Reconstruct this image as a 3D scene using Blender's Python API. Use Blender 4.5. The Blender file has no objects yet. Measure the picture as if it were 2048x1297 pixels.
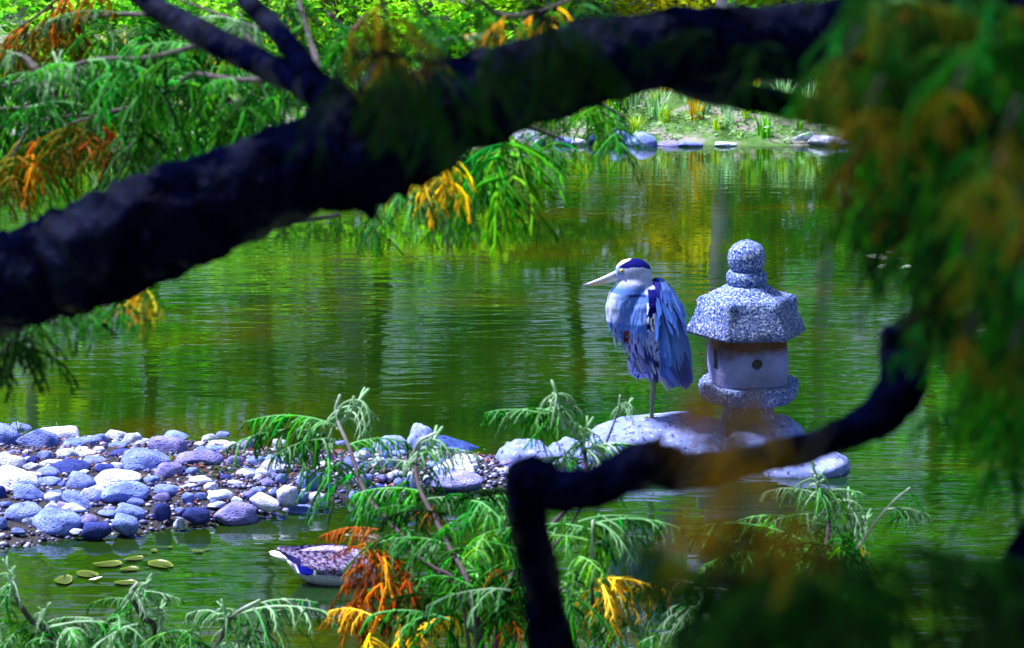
import bpy, bmesh, math, random
import numpy as np
from mathutils import Vector, Matrix, noise

SC = bpy.context.scene
COL = SC.collection
R = math.radians
rnd = random.Random(11)

# ------------------------------------------------------------------ camera
F = 4500.0                 # focal length in photo pixels (photo 2048 x 1297)
CX, CY = 1024.0, 648.5
CAMH = 3.3
PITCH = math.atan(936.5 / F)
cam = bpy.data.cameras.new('camera')
cam.sensor_width = 36.0
cam.lens = F / 2048.0 * 36.0
cam.clip_start = 0.05
cam.clip_end = 1000
cam_o = bpy.data.objects.new('camera', cam)
COL.objects.link(cam_o)
cam_o.location = (0, 0, CAMH)
cam_o.rotation_euler = (math.pi / 2 - PITCH, 0, 0)
SC.camera = cam_o
cam.dof.use_dof = True
cam.dof.focus_distance = 12.7
cam.dof.aperture_fstop = 5.6
cam.dof.aperture_blades = 7

# ------------------------------------------------------------------ sky and sun
SUN_DIR = Vector((-0.42, 0.10, 0.90)).normalized()     # towards the sun
sun_el = math.asin(SUN_DIR.z)
sun_az = math.atan2(SUN_DIR.x, SUN_DIR.y)
W = bpy.data.worlds.new('World')
SC.world = W
W.use_nodes = True
wn = W.node_tree.nodes
sky = wn.new('ShaderNodeTexSky')
sky.sky_type = 'NISHITA'
sky.sun_disc = False
sky.sun_elevation = sun_el
sky.sun_rotation = sun_az
sky.air_density = 1.0
sky.dust_density = 1.0
W.node_tree.links.new(sky.outputs[0], wn['Background'].inputs[0])
wn['Background'].inputs[1].default_value = 0.06
sun = bpy.data.lights.new('sun', 'SUN')
sun.energy = 4.2
sun.angle = R(10)
sun.color = (1.0, 0.98, 0.95)
sun_o = bpy.data.objects.new('sun', sun)
COL.objects.link(sun_o)
sun_o.rotation_euler = SUN_DIR.to_track_quat('Z', 'Y').to_euler()
sun_o.location = (0, 10, 30)

SC.view_settings.view_transform = 'Standard'
SC.view_settings.look = 'None'
SC.view_settings.exposure = 1.45
SC.view_settings.gamma = 1.0
SC.view_settings.use_curve_mapping = False
SC.render.engine = 'CYCLES'
SC.cycles.use_denoising = True
SC.cycles.max_bounces = 6
SC.cycles.diffuse_bounces = 2
SC.cycles.glossy_bounces = 3
SC.cycles.transmission_bounces = 3
SC.cycles.transparent_max_bounces = 4
SC.cycles.caustics_reflective = False
SC.cycles.caustics_refractive = False

# ------------------------------------------------------------------ pixel helpers
cp, sp = math.cos(PITCH), math.sin(PITCH)
def ray(px, py):
    u = (px - CX) / F
    v = (CY - py) / F
    return Vector((u, cp + v * sp, v * cp - sp))
def depth(p):                      # distance along the optical axis
    return p[1] * cp - (p[2] - CAMH) * sp
def S(p):                          # photo pixels per metre at a point
    return F / depth(p)
def at(px, py, Y):                 # point on the pixel's ray at world y = Y
    r = ray(px, py)
    return Vector((0, 0, CAMH)) + r * (Y / r.y)
def on_z(px, py, z=0.0):           # point on the pixel's ray at height z
    r = ray(px, py)
    return Vector((0, 0, CAMH)) + r * ((z - CAMH) / r.z)
def lerp(a, b, t): return a + (b - a) * t
def interp(tab, x):
    if x <= tab[0][0]: return tab[0][1]
    for (a, b), (c, d) in zip(tab, tab[1:]):
        if x <= c: return b + (d - b) * (x - a) / (c - a)
    return tab[-1][1]
def sstep(a, b, x):
    t = min(1, max(0, (x - a) / (b - a)))
    return t * t * (3 - 2 * t)

# ------------------------------------------------------------------ object helpers
def tag(o, label=None, cat=None, group=None, kind=None):
    if label: o['label'] = label
    if cat: o['category'] = cat
    if group: o['group'] = group
    if kind: o['kind'] = kind
    return o
def link(name, me, parent=None, color=None):
    o = bpy.data.objects.new(name, me)
    COL.objects.link(o)
    if parent is not None:
        o.parent = parent
        if parent.type == 'EMPTY':
            o.matrix_parent_inverse = parent.matrix_basis.inverted()
    if color is not None: o.color = (color[0], color[1], color[2], color[3] if len(color) > 3 else 1)
    return o
def empty(name, loc, **kw):
    o = bpy.data.objects.new(name, None)
    COL.objects.link(o)
    o.empty_display_size = 0.1
    o.location = loc
    tag(o, **kw)
    return o

class MB:
    """collects verts / faces with an optional per-vertex colour"""
    def __init__(s): s.v = []; s.f = []; s.c = []
    def add(s, vs, fs, c=(0, 0, 0)):
        b = len(s.v)
        s.v.extend(vs)
        if len(vs) and isinstance(c, list): s.c.extend(c)
        else: s.c.extend([c] * len(vs))
        s.f.extend([tuple(i + b for i in f) for f in fs])
    def tube(s, pts, rad, n=8, cap=True, c=(0, 0, 0), rough=0.0, seed=0, twist=0.0):
        """pts: Vectors, rad: list of radii"""
        m = len(pts)
        vs, fs, cs = [], [], []
        up = Vector((0.13, 0.21, 0.97))
        prevn = None
        for i, p in enumerate(pts):
            t = (pts[min(i + 1, m - 1)] - pts[max(i - 1, 0)])
            t = t.normalized() if t.length > 1e-9 else Vector((0, 0, 1))
            if prevn is None:
                nn = t.orthogonal().normalized() if abs(t.dot(up)) > .95 else t.cross(up).normalized()
            else:
                nn = (prevn - t * prevn.dot(t)).normalized()
            prevn = nn
            bb = t.cross(nn)
            for k in range(n):
                a = 2 * math.pi * k / n + twist * i
                d = nn * math.cos(a) + bb * math.sin(a)
                r = rad[i]
                if rough:
                    r *= 1 + rough * noise.noise(Vector((d.x * 2.2 + seed, d.y * 2.2 + i * .33, d.z * 2.2))) \
                           + rough * .6 * noise.noise(Vector((d.x * 7 + seed, d.y * 7 + i * .9, d.z * 7)))
                vs.append(p + d * r)
                cs.append(c[i] if isinstance(c, list) else c)
        for i in range(m - 1):
            for k in range(n):
                k2 = (k + 1) % n
                fs.append((i * n + k, i * n + k2, (i + 1) * n + k2, (i + 1) * n + k))
        if cap:
            fs.append(tuple(range(n - 1, -1, -1)))
            fs.append(tuple(range((m - 1) * n, m * n)))
        s.add(vs, fs, cs)
    def mesh(s, name, mat=None, smooth=True):
        me = bpy.data.meshes.new(name)
        me.from_pydata([tuple(v) for v in s.v], [], s.f)
        at_ = me.color_attributes.new('tone', 'FLOAT_COLOR', 'POINT')
        arr = np.ones((len(s.v), 4), np.float32)
        if s.c: arr[:, :3] = np.array(s.c, np.float32)
        at_.data.foreach_set('color', arr.ravel())
        if smooth: me.polygons.foreach_set('use_smooth', np.ones(len(me.polygons), bool))
        if mat: me.materials.append(mat)
        me.update()
        return me
    def build(s, name, mat, parent=None, color=None, smooth=True):
        return link(name, s.mesh(name, mat, smooth), parent, color)

def spline(pts, per=6):
    """Catmull-Rom through tuples of any length"""
    P = [np.array(p, float) for p in pts]
    P = [2 * P[0] - P[1]] + P + [2 * P[-1] - P[-2]]
    out = []
    for i in range(1, len(P) - 2):
        a, b, c, d = P[i - 1], P[i], P[i + 1], P[i + 2]
        for k in range(per):
            t = k / per
            out.append(.5 * ((2 * b) + (-a + c) * t + (2 * a - 5 * b + 4 * c - d) * t * t + (-a + 3 * b - 3 * c + d) * t ** 3))
    out.append(P[-2])
    return out

# ------------------------------------------------------------------ materials
def newmat(name):
    m = bpy.data.materials.new(name)
    m.use_nodes = True
    nt = m.node_tree
    b = nt.nodes['Principled BSDF']
    return m, nt, nt.nodes, nt.links, b
def nd(nt, t, **kw):
    n = nt.nodes.new(t)
    for k, v in kw.items(): setattr(n, k, v)
    return n
def ramp(nt, stops, interp_='LINEAR'):
    r = nt.nodes.new('ShaderNodeValToRGB')
    r.color_ramp.interpolation = interp_
    e = r.color_ramp.elements
    while len(e) < len(stops): e.new(0.5)
    for el, (p, c) in zip(e, stops):
        el.position = p
        el.color = (c[0], c[1], c[2], 1)
    return r
def mixc(nt, blend='MIX', fac=None, a=None, b=None):
    n = nt.nodes.new('ShaderNodeMix')
    n.data_type = 'RGBA'
    n.blend_type = blend
    for sock, val in ((n.inputs[0], fac), (n.inputs[6], a), (n.inputs[7], b)):
        if val is None: continue
        if hasattr(val, 'is_linked') or isinstance(val, bpy.types.NodeSocket): nt.links.new(val, sock)
        elif isinstance(val, (int, float)): sock.default_value = val
        else: sock.default_value = (*val, 1)
    return n.outputs[2]
def noise_tex(nt, scale, detail=4, rough=.55, coord='Object', scl=None):
    tc = nd(nt, 'ShaderNodeTexCoord')
    n = nd(nt, 'ShaderNodeTexNoise')
    n.inputs['Scale'].default_value = scale
    n.inputs['Detail'].default_value = detail
    n.inputs['Roughness'].default_value = rough
    src = tc.outputs[coord]
    if scl:
        mp = nd(nt, 'ShaderNodeMapping')
        mp.inputs['Scale'].default_value = scl
        nt.links.new(src, mp.inputs[0]); src = mp.outputs[0]
    nt.links.new(src, n.inputs['Vector'])
    return n
def bump(nt, h, strength, dist, bsdf):
    b = nd(nt, 'ShaderNodeBump')
    b.inputs['Strength'].default_value = strength
    b.inputs['Distance'].default_value = dist
    nt.links.new(h, b.inputs['Height'])
    nt.links.new(b.outputs[0], bsdf.inputs['Normal'])
    return b

def mat_leaf(name, pale=(0.55, 0.76, 0.6), transl=.35, rough=.55, tint=False):
    """leaf colour from the object colour (or a 'tint' attribute); its alpha says how glaucous the pale tips are, painted sky sheen included"""
    m, nt, N, L, b = newmat(name)
    if tint:
        src = nd(nt, 'ShaderNodeAttribute', attribute_name='tint')
    else:
        src = nd(nt, 'ShaderNodeObjectInfo')
    at_ = nd(nt, 'ShaderNodeAttribute', attribute_name='tone')
    sep = nd(nt, 'ShaderNodeSeparateColor')
    L.new(at_.outputs['Color'], sep.inputs[0])
    v = nd(nt, 'ShaderNodeHueSaturation')
    L.new(src.outputs['Color'], v.inputs['Color'])
    mr = nd(nt, 'ShaderNodeMapRange')
    mr.inputs['To Min'].default_value = .18; mr.inputs['To Max'].default_value = 1.9
    L.new(sep.outputs['Green'], mr.inputs[0]); L.new(mr.outputs[0], v.inputs['Value'])
    mh = nd(nt, 'ShaderNodeMapRange')
    mh.inputs['To Min'].default_value = .475; mh.inputs['To Max'].default_value = .52
    L.new(sep.outputs['Blue'], mh.inputs[0]); L.new(mh.outputs[0], v.inputs['Hue'])
    lite = mixc(nt, 'MULTIPLY', 1.0, src.outputs['Color'], (1.9, 1.9, 1.9))
    tipc = mixc(nt, 'MIX', src.outputs['Alpha'], lite, pale)  # pale tip: glaucous leaf tone with sky sheen painted in
    col = mixc(nt, 'MIX', sep.outputs['Red'], v.outputs[0], tipc)
    L.new(col, b.inputs['Base Color'])
    b.inputs['Roughness'].default_value = rough
    b.inputs['Specular IOR Level'].default_value = .08
    tr = nd(nt, 'ShaderNodeBsdfTranslucent')
    L.new(col, tr.inputs[0])
    mx = nd(nt, 'ShaderNodeMixShader')
    mx.inputs[0].default_value = transl
    L.new(b.outputs[0], mx.inputs[1]); L.new(tr.outputs[0], mx.inputs[2])
    L.new(mx.outputs[0], N['Material Output'].inputs[0])
    return m
M_LEAF = mat_leaf('cypress_foliage')
M_LEAFV = mat_leaf('cypress_foliage_mixed', tint=True)
M_BANKLEAF = mat_leaf('bank_foliage', transl=.4, rough=.5)

def mat_bark(name, c1, c2, rough=.45, spec=.5, sc=18, patchy=False):
    m, nt, N, L, b = newmat(name)
    n = noise_tex(nt, sc, 6, .65, scl=(1, 1, .5))
    r = ramp(nt, [(.3, c1), (.7, c2)])
    L.new(n.outputs[0], r.inputs[0]); L.new(r.outputs[0], b.inputs['Base Color'])
    b.inputs['Roughness'].default_value = rough
    b.inputs['Specular IOR Level'].default_value = spec
    n2 = noise_tex(nt, sc * 3, 5, .6, scl=(1, 1, .4))
    bump(nt, n2.outputs[0], .9, .014, b)
    n3 = noise_tex(nt, sc * .45, 3, .6)
    r3 = ramp(nt, [(.5, (0, 0, 0)), (.68, (spec * 7,) * 3)])
    if patchy:
        L.new(n3.outputs[0], r3.inputs[0]); L.new(r3.outputs[0], b.inputs['Specular IOR Level'])
    return m
M_BARK = mat_bark('dark_sky_sheen_bark', (.0003, .0003, .0008), (.0014, .0026, .022), .45, .02, patchy=True)  # black for canopy shade; sky sheen put in as navy tone and gloss patches
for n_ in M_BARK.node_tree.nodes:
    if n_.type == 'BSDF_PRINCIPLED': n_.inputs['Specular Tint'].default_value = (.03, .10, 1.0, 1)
M_TWIG = mat_bark('twig_bark', (.015, .009, .009), (.09, .07, .10), .55, .4, 40)
M_TRUNK = mat_bark('grey_trunk_bark', (.12, .115, .15), (.5, .48, .6), .8, .2, 6)
M_TRUNKD = mat_bark('brown_trunk_bark', (.04, .022, .012), (.12, .07, .03), .8, .2, 6)

def mat_stone():
    m, nt, N, L, b = newmat('river_stone')
    oi = nd(nt, 'ShaderNodeObjectInfo')
    n = noise_tex(nt, 1.6, 5, .6)
    r = ramp(nt, [(.28, (.35, .36, .5)), (.48, (.9, .9, .95)), (.72, (1.5, 1.4, 1.2))])
    # offset the noise per stone
    add = nd(nt, 'ShaderNodeVectorMath', operation='ADD')
    tc = nd(nt, 'ShaderNodeTexCoord')
    cmb = nd(nt, 'ShaderNodeCombineXYZ')
    mul = nd(nt, 'ShaderNodeMath', operation='MULTIPLY'); mul.inputs[1].default_value = 40
    L.new(oi.outputs['Random'], mul.inputs[0])
    L.new(mul.outputs[0], cmb.inputs[0]); L.new(mul.outputs[0], cmb.inputs[1])
    L.new(tc.outputs['Object'], add.inputs[0]); L.new(cmb.outputs[0], add.inputs[1])
    L.new(add.outputs[0], n.inputs['Vector'])
    L.new(n.outputs[0], r.inputs[0])
    col = mixc(nt, 'MULTIPLY', 1.0, oi.outputs['Color'], r.outputs[0])
    sp_ = nd(nt, 'ShaderNodeTexNoise'); sp_.inputs['Scale'].default_value = 9; sp_.inputs['Detail'].default_value = 3
    L.new(add.outputs[0], sp_.inputs['Vector'])
    rs = ramp(nt, [(.60, (0, 0, 0)), (.67, (1, 1, 1))])
    L.new(sp_.outputs[0], rs.inputs[0])
    col = mixc(nt, 'MIX', rs.outputs[0], col, (.02, .02, .14))
    L.new(col, b.inputs['Base Color'])
    b.inputs['Roughness'].default_value = .75
    b.inputs['Specular IOR Level'].default_value = .08
    bump(nt, sp_.outputs[0], .55, .03, b)
    return m
M_STONE = mat_stone()

def mat_granite(name, base, dark, white, sc=90, stain=None, dk=.42, wt=.6, coarse=6, bmp=.6):
    m, nt, N, L, b = newmat(name)
    n = noise_tex(nt, sc, 3, .6)
    r = ramp(nt, [(dk - .07, dark), (dk + .03, base), (wt, base), (wt + .08, white)])
    L.new(n.outputs[0], r.inputs[0])
    n2 = noise_tex(nt, coarse, 4, .6)
    r2 = ramp(nt, [(.3, (.62, .64, .7)), (.65, (1.1, 1.08, 1.06))])
    L.new(n2.outputs[0], r2.inputs[0])
    col = mixc(nt, 'MULTIPLY', 1.0, r.outputs[0], r2.outputs[0])
    if stain:
        z0, z1, sc_col = stain
        tc = nd(nt, 'ShaderNodeTexCoord'); sx = nd(nt, 'ShaderNodeSeparateXYZ')
        L.new(tc.outputs['Object'], sx.inputs[0])
        n3 = noise_tex(nt, 9, 4, .6)
        ad = nd(nt, 'ShaderNodeMath', operation='MULTIPLY_ADD'); ad.inputs[1].default_value = .16
        L.new(n3.outputs[0], ad.inputs[0]); L.new(sx.outputs[2], ad.inputs[2])
        mr = nd(nt, 'ShaderNodeMapRange'); mr.inputs[1].default_value = z0; mr.inputs[2].default_value = z1
        L.new(ad.outputs[0], mr.inputs[0])
        col = mixc(nt, 'MIX', mr.outputs[0], col, sc_col)
    L.new(col, b.inputs['Base Color'])
    b.inputs['Roughness'].default_value = .75
    b.inputs['Specular IOR Level'].default_value = .1
    bump(nt, n.outputs[0], bmp, .01, b)
    return m
BLUE = (.20, .27, .52)
M_GRAN = mat_granite('rough_granite', (.13, .20, .52), (.008, .016, .16), (.6, .66, .88), 75, dk=.44, wt=.55)
M_GRAN2 = mat_granite('smooth_granite', (.33, .34, .72), (.10, .10, .36), (.6, .58, .82), 110, dk=.37, wt=.62,
                      bmp=.25, stain=(.475, .535, (.13, .035, .006)))
M_ROCK = mat_granite('wet_boulder', (.22, .28, .68), (.02, .03, .2), (.6, .64, .85), 26, dk=.4, wt=.6, coarse=4, bmp=.5)
M_ROCKD = mat_granite('dark_boulder', (.04, .08, .32), (.006, .01, .10), (.24, .3, .56), 26, dk=.42, wt=.62, coarse=5, bmp=.5)

def mat_vcol(name, rough=.6, spec=.3, sheen=0, objmul=False, bumpsc=None):
    m, nt, N, L, b = newmat(name)
    at_ = nd(nt, 'ShaderNodeAttribute', attribute_name='tone')
    col = at_.outputs['Color']
    if objmul:
        oi = nd(nt, 'ShaderNodeObjectInfo')
        col = mixc(nt, 'MULTIPLY', 1.0, col, oi.outputs['Color'])
    L.new(col, b.inputs['Base Color'])
    b.inputs['Roughness'].default_value = rough
    b.inputs['Specular IOR Level'].default_value = spec
    if sheen: b.inputs['Sheen Weight'].default_value = sheen
    if bumpsc:
        n = noise_tex(nt, bumpsc, 3, .6, scl=(1.6, 1.6, .45))
        bump(nt, n.outputs[0], .5, .006, b)
    return m
M_PALETWIG = mat_vcol('pale_twig_bark', .6, .1, bumpsc=60)
M_PLUM = mat_vcol('heron_plumage', .75, .06, 0, bumpsc=70)
M_FEATH = mat_vcol('feather', .65, .08, 0, objmul=True)
def barbs(m):
    nt = m.node_tree; b = nt.nodes['Principled BSDF']
    src = b.inputs['Base Color'].links[0].from_socket
    n = noise_tex(nt, 5, 3, .6, scl=(1.2, 14, 1))
    r = ramp(nt, [(.3, (.5, .5, .56)), (.7, (1.35, 1.3, 1.25))])
    nt.links.new(n.outputs[0], r.inputs[0])
    nt.links.new(mixc(nt, 'MULTIPLY', 1.0, src, r.outputs[0]), b.inputs['Base Color'])
barbs(M_FEATH)
M_BILL = mat_vcol('bill_horn', .35, .5)
M_DUCK = mat_vcol('duck_plumage', .65, .08, 0, bumpsc=60)
M_PAD = mat_vcol('lily_pad', .3, .5, objmul=True)
M_GRAVEL = mat_vcol('gravel', .55, .4)
M_GRASSV = mat_vcol('grass_blade', .5, .3)

def mat_simple(name, col, rough=.6, spec=.3):
    m, nt, N, L, b = newmat(name)
    b.inputs['Base Color'].default_value = (*col, 1)
    b.inputs['Roughness'].default_value = rough
    b.inputs['Specular IOR Level'].default_value = spec
    return m
M_EYE = mat_simple('eye_yellow', (.75, .5, .05), .15, .6)
M_PUPIL = mat_simple('eye_pupil', (.004, .004, .006), .1, .6)

def mat_ground():
    m, nt, N, L, b = newmat('bank_earth')
    n = noise_tex(nt, 1.3, 6, .65, coord='Object')
    r = ramp(nt, [(.3, (.02, .05, .008)), (.48, (.05, .14, .02)), (.58, (.24, .20, .24)), (.75, (.16, .38, .04))])
    L.new(n.outputs[0], r.inputs[0]); L.new(r.outputs[0], b.inputs['Base Color'])
    b.inputs['Roughness'].default_value = .9
    n2 = noise_tex(nt, 9, 5, .6)
    bump(nt, n2.outputs[0], .6, .05, b)
    return m
def mat_spit():
    m, nt, N, L, b = newmat('spit_sand')
    n = noise_tex(nt, 14, 5, .6)
    r = ramp(nt, [(.35, (.003, .003, .012)), (.55, (.008, .005, .014)), (.7, (.018, .016, .04))])
    L.new(n.outputs[0], r.inputs[0]); L.new(r.outputs[0], b.inputs['Base Color'])
    b.inputs['Roughness'].default_value = .7
    bump(nt, n.outputs[0], .8, .02, b)
    return m
def mat_water():
    m, nt, N, L, b = newmat('pond_water')
    N.remove(b)
    tc = nd(nt, 'ShaderNodeTexCoord')
    def wave(scale, sx, sy, rot, det, dist):
        mp = nd(nt, 'ShaderNodeMapping')
        mp.inputs['Scale'].default_value = (sx, sy, 1)
        mp.inputs['Rotation'].default_value = (0, 0, rot)
        L.new(tc.outputs['Object'], mp.inputs[0])
        n = nd(nt, 'ShaderNodeTexNoise')
        n.inputs['Scale'].default_value = scale
        n.inputs['Detail'].default_value = det
        n.inputs['Roughness'].default_value = .5
        n.inputs['Distortion'].default_value = dist
        L.new(mp.outputs[0], n.inputs['Vector'])
        return n.outputs[0]
    a = wave(3.2, .55, 2.2, .06, 2, .3)
    c = wave(8, .35, 1.5, -.05, 1, .2)
    # ruffled patches
    pt = wave(.28, .6, 1.3, .2, 2, .5)
    pr = nd(nt, 'ShaderNodeMapRange'); pr.inputs[1].default_value = .38; pr.inputs[2].default_value = .66
    pr.inputs[3].default_value = .05; pr.inputs[4].default_value = 1.15
    L.new(pt, pr.inputs[0])
    ml = nd(nt, 'ShaderNodeMath', operation='MULTIPLY'); L.new(c, ml.inputs[0]); ml.inputs[1].default_value = .3
    ad = nd(nt, 'ShaderNodeMath', operation='ADD'); L.new(a, ad.inputs[0]); L.new(ml.outputs[0], ad.inputs[1])
    m2 = nd(nt, 'ShaderNodeMath', operation='MULTIPLY'); L.new(ad.outputs[0], m2.inputs[0]); L.new(pr.outputs[0], m2.inputs[1])
    bp = nd(nt, 'ShaderNodeBump'); bp.inputs['Strength'].default_value = 1.0; bp.inputs['Distance'].default_value = .006
    L.new(m2.outputs[0], bp.inputs['Height'])
    gl = nd(nt, 'ShaderNodeBsdfGlossy'); gl.inputs['Roughness'].default_value = .03
    gl.inputs['Color'].default_value = (.95, .97, .95, 1)
    df = nd(nt, 'ShaderNodeBsdfDiffuse')
    nb = wave(.5, .8, 1.5, .4, 3, .5)
    rb = ramp(nt, [(.3, (.003, .018, .002)), (.52, (.009, .028, .002)), (.74, (.028, .026, .001))])
    L.new(nb, rb.inputs[0]); L.new(rb.outputs[0], df.inputs[0])
    fr = nd(nt, 'ShaderNodeFresnel'); fr.inputs[0].default_value = 2.2
    for x in (gl, df, fr): L.new(bp.outputs[0], x.inputs['Normal'])
    mx = nd(nt, 'ShaderNodeMixShader')
    L.new(fr.outputs[0], mx.inputs[0]); L.new(df.outputs[0], mx.inputs[1]); L.new(gl.outputs[0], mx.inputs[2])
    L.new(mx.outputs[0], N['Material Output'].inputs[0])
    return m
M_GROUND, M_SPIT, M_WATER = mat_ground(), mat_spit(), mat_water()

# ------------------------------------------------------------------ setting: ground and water
def far_shore(x): return 25.6 + .55 * math.sin(x * .55 + .8) + .25 * math.sin(x * 1.7) + .04 * x * x * (1 if x < 0 else .6)
def near_shore(x): return 7.6 + .5 * math.sin(x * .7 + 2)
def ground_z(x, y):
    fs, ns = far_shore(max(-14, min(14, x))), near_shore(x)
    z = -.7
    nz = noise.noise(Vector((x * .6, y * .6, 3.1))) * .12 + noise.noise(Vector((x * 2, y * 2, 1.1))) * .04
    dfar = y - fs
    dnear = ns - y
    dside = abs(x) - 15
    def rise(d, slope, top):
        if d < -1.2: return -.7
        if d < 0: return -.7 * (-d / 1.2)
        return top * (1 - math.exp(-d * slope / top))
    z = max(rise(dfar, .24, 2.6), rise(dnear, .22, 3.0) if dnear > -1.2 else -.7, rise(dside, .2, 2.0))
    if z > .02: z += nz * min(1, z / .3)
    return z
def build_ground():
    xs = list(np.linspace(-120, -18, 12)) + list(np.linspace(-16, 16, 90)) + list(np.linspace(18, 120, 12))
    ys = list(np.linspace(-40, -2, 8)) + list(np.linspace(-1, 10, 30)) + list(np.linspace(11, 23, 8)) + list(np.linspace(23.5, 40, 70)) + list(np.linspace(42, 220, 16))
    mb = MB()
    vs = [Vector((x, y, ground_z(x, y))) for y in ys for x in xs]
    n = len(xs)
    fs = [(j * n + i, j * n + i + 1, (j + 1) * n + i + 1, (j + 1) * n + i) for j in range(len(ys) - 1) for i in range(n - 1)]
    mb.add(vs, fs)
    tag(mb.build('ground', M_GROUND), kind='structure')
build_ground()
mb = MB()
mb.add([Vector(p) for p in ((-16.5, 5, 0), (16.5, 5, 0), (16.5, 30, 0), (-16.5, 30, 0))], [(0, 1, 2, 3)])
tag(mb.build('water', M_WATER), kind='structure')

# gravel spit
FRONT = [(-500, 1190), (-250, 1150), (-100, 1125), (0, 1103), (150, 1082), (330, 1066), (480, 1046), (560, 1026), (700, 1004), (850, 990), (980, 978), (1150, 975), (1240, 965)]
BACK = [(-500, 838), (-250, 850), (-100, 860), (0, 868), (150, 874), (330, 880), (480, 890), (560, 902), (700, 908), (850, 912), (980, 915), (1150, 918), (1240, 925)]
SPIT_F = [on_z(*p) for p in FRONT]
SPIT_B = [on_z(*p) for p in BACK]
def spit_fb(t):
    i = min(len(FRONT) - 2, int(t)); k = t - i
    return SPIT_F[i].lerp(SPIT_F[i + 1], k), SPIT_B[i].lerp(SPIT_B[i + 1], k)
def spit_z_ts(t, s, p):
    h = interp([(0, .16), (3, .13), (7, .09), (10, .07), (12, .03)], t)
    return -.03 + (h + .03) * max(0, math.sin(math.pi * max(0, min(1, s)))) ** .65 + .018 * noise.noise(Vector((p.x * 4, p.y * 4, 0)))
def build_spit():
    nt_, ns_ = 90, 24
    vs, fs = [], []
    for i in range(nt_ + 1):
        f, b = spit_fb(i / nt_ * (len(FRONT) - 1.001))
        for j in range(ns_ + 1):
            s = lerp(-.08, 1.08, j / ns_)
            p = f.lerp(b, s)
            z = spit_z_ts(i / nt_ * (len(FRONT) - 1), s, p)
            if s < 0 or s > 1: z = -.12
            vs.append(Vector((p.x, p.y, z)))
    for i in range(nt_):
        for j in range(ns_):
            a = i * (ns_ + 1) + j
            fs.append((a, a + ns_ + 1, a + ns_ + 2, a + 1))
    mb = MB(); mb.add(vs, fs)
    tag(mb.build('gravel_spit', M_SPIT), kind='structure')
build_spit()
def spit_ground(x, y):
    """approximate spit height at a world point (0 outside)"""
    best = None
    for i in range(len(SPIT_F) - 1):
        for k in (0, .25, .5, .75):
            f, b = SPIT_F[i].lerp(SPIT_F[i + 1], k), SPIT_B[i].lerp(SPIT_B[i + 1], k)
            d = b - f
            s = (Vector((x, y, 0)) - f).dot(d) / d.dot(d)
            q = f + d * s
            e = (q - Vector((x, y, 0))).length
            if best is None or e < best[0]: best = (e, i + k, s)
    _, t, s = best
    if s < 0 or s > 1: return -.03
    return spit_z_ts(t, s, Vector((x, y, 0)))

# ------------------------------------------------------------------ river stones
def stone_mesh(seed, lumps=.10, sub=3, power=2.3):
    bm = bmesh.new()
    bmesh.ops.create_icosphere(bm, subdivisions=sub, radius=1)
    for v in bm.verts:
        d = v.co.normalized()
        k = (abs(d.x) ** power + abs(d.y) ** power + abs(d.z) ** power) ** (-1 / power)
        k *= 1 + lumps * noise.noise(d * 1.3 + Vector((seed * 3.7, seed, 0))) + lumps * .35 * noise.noise(d * 3.1 + Vector((seed, 0, 5)))
        v.co = d * k
    gq = random.Random(seed)
    for _ in range(5):                       # worn facets
        nn = Vector((gq.gauss(0, 1), gq.gauss(0, 1), gq.gauss(0, 1))).normalized(); of = gq.uniform(.6, .85)
        for v in bm.verts:
            q = v.co.dot(nn) - of
            if q > 0: v.co -= nn * q * .8
    # normalise extents
    for ax in range(3):
        mn = min(v.co[ax] for v in bm.verts); mx = max(v.co[ax] for v in bm.verts)
        for v in bm.verts: v.co[ax] = (v.co[ax] - (mn + mx) / 2) * 2 / (mx - mn)
    me = bpy.data.meshes.new('river_stone')
    bm.to_mesh(me); bm.free()
    me.polygons.foreach_set('use_smooth', np.ones(len(me.polygons), bool))
    me.materials.append(M_STONE)
    return me
STONES = [stone_mesh(i, .24 if i < 9 else .4, 3, 2.2 if i < 9 else 2.6) for i in range(14)]
TONES = {
    'w': ((.60, .66, 1.0), 'smooth near-white rounded river stone lying on the pebble spit', 'near-white stones on the spit'),
    'm': ((.19, .26, .72), 'pale blue-grey rounded river stone lying on the pebble spit', 'blue-grey stones on the spit'),
    'p': ((.24, .23, .62), 'lilac-grey rounded river stone lying on the pebble spit', 'lilac stones on the spit'),
    'd': ((.04, .06, .30), 'dark wet blue river stone lying on the pebble spit', 'dark wet stones on the spit'),
}
def put_stone(cx, cy, w, h, tone, tilt=0.0, label=None, group=None, variant=None, ground=spit_ground, embed=.38):
    p = on_z(cx, cy, .08)
    for _ in range(4):
        s = S(p)
        Wm = w / s / 2
        D = Wm * rnd.uniform(.72, .9)
        a = math.atan2(CAMH - p.z, p.y)
        hh = h / s / 2
        H = math.sqrt(max((hh ** 2 - (D * math.sin(a)) ** 2), (Wm * .28) ** 2)) / math.cos(a)
        z = max(-.02, ground(p.x, p.y)) + H * (1 - 2 * embed) * .9
        p = on_z(cx, cy, z)
    o = link('river_stone', STONES[variant if variant is not None else rnd.randrange(14)])
    o.location = p
    o.scale = (Wm * 1.17, D * 1.15, H * 1.22)
    o.rotation_euler = (rnd.uniform(-.12, .12), tilt, rnd.uniform(-.3, .3))
    c, l, g = TONES[tone]
    sz = 'large' if w > 52 else 'small' if w < 26 else 'medium-sized'
    l = sz + ' ' + l; g = sz + ' ' + g
    k = rnd.uniform(.86, 1.12)
    o.color = (c[0] * k * rnd.uniform(.95, 1.05), c[1] * k, min(1, c[2] * k), 1)
    tag(o, label or l, 'stone', None if label else g)
    return o
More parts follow.
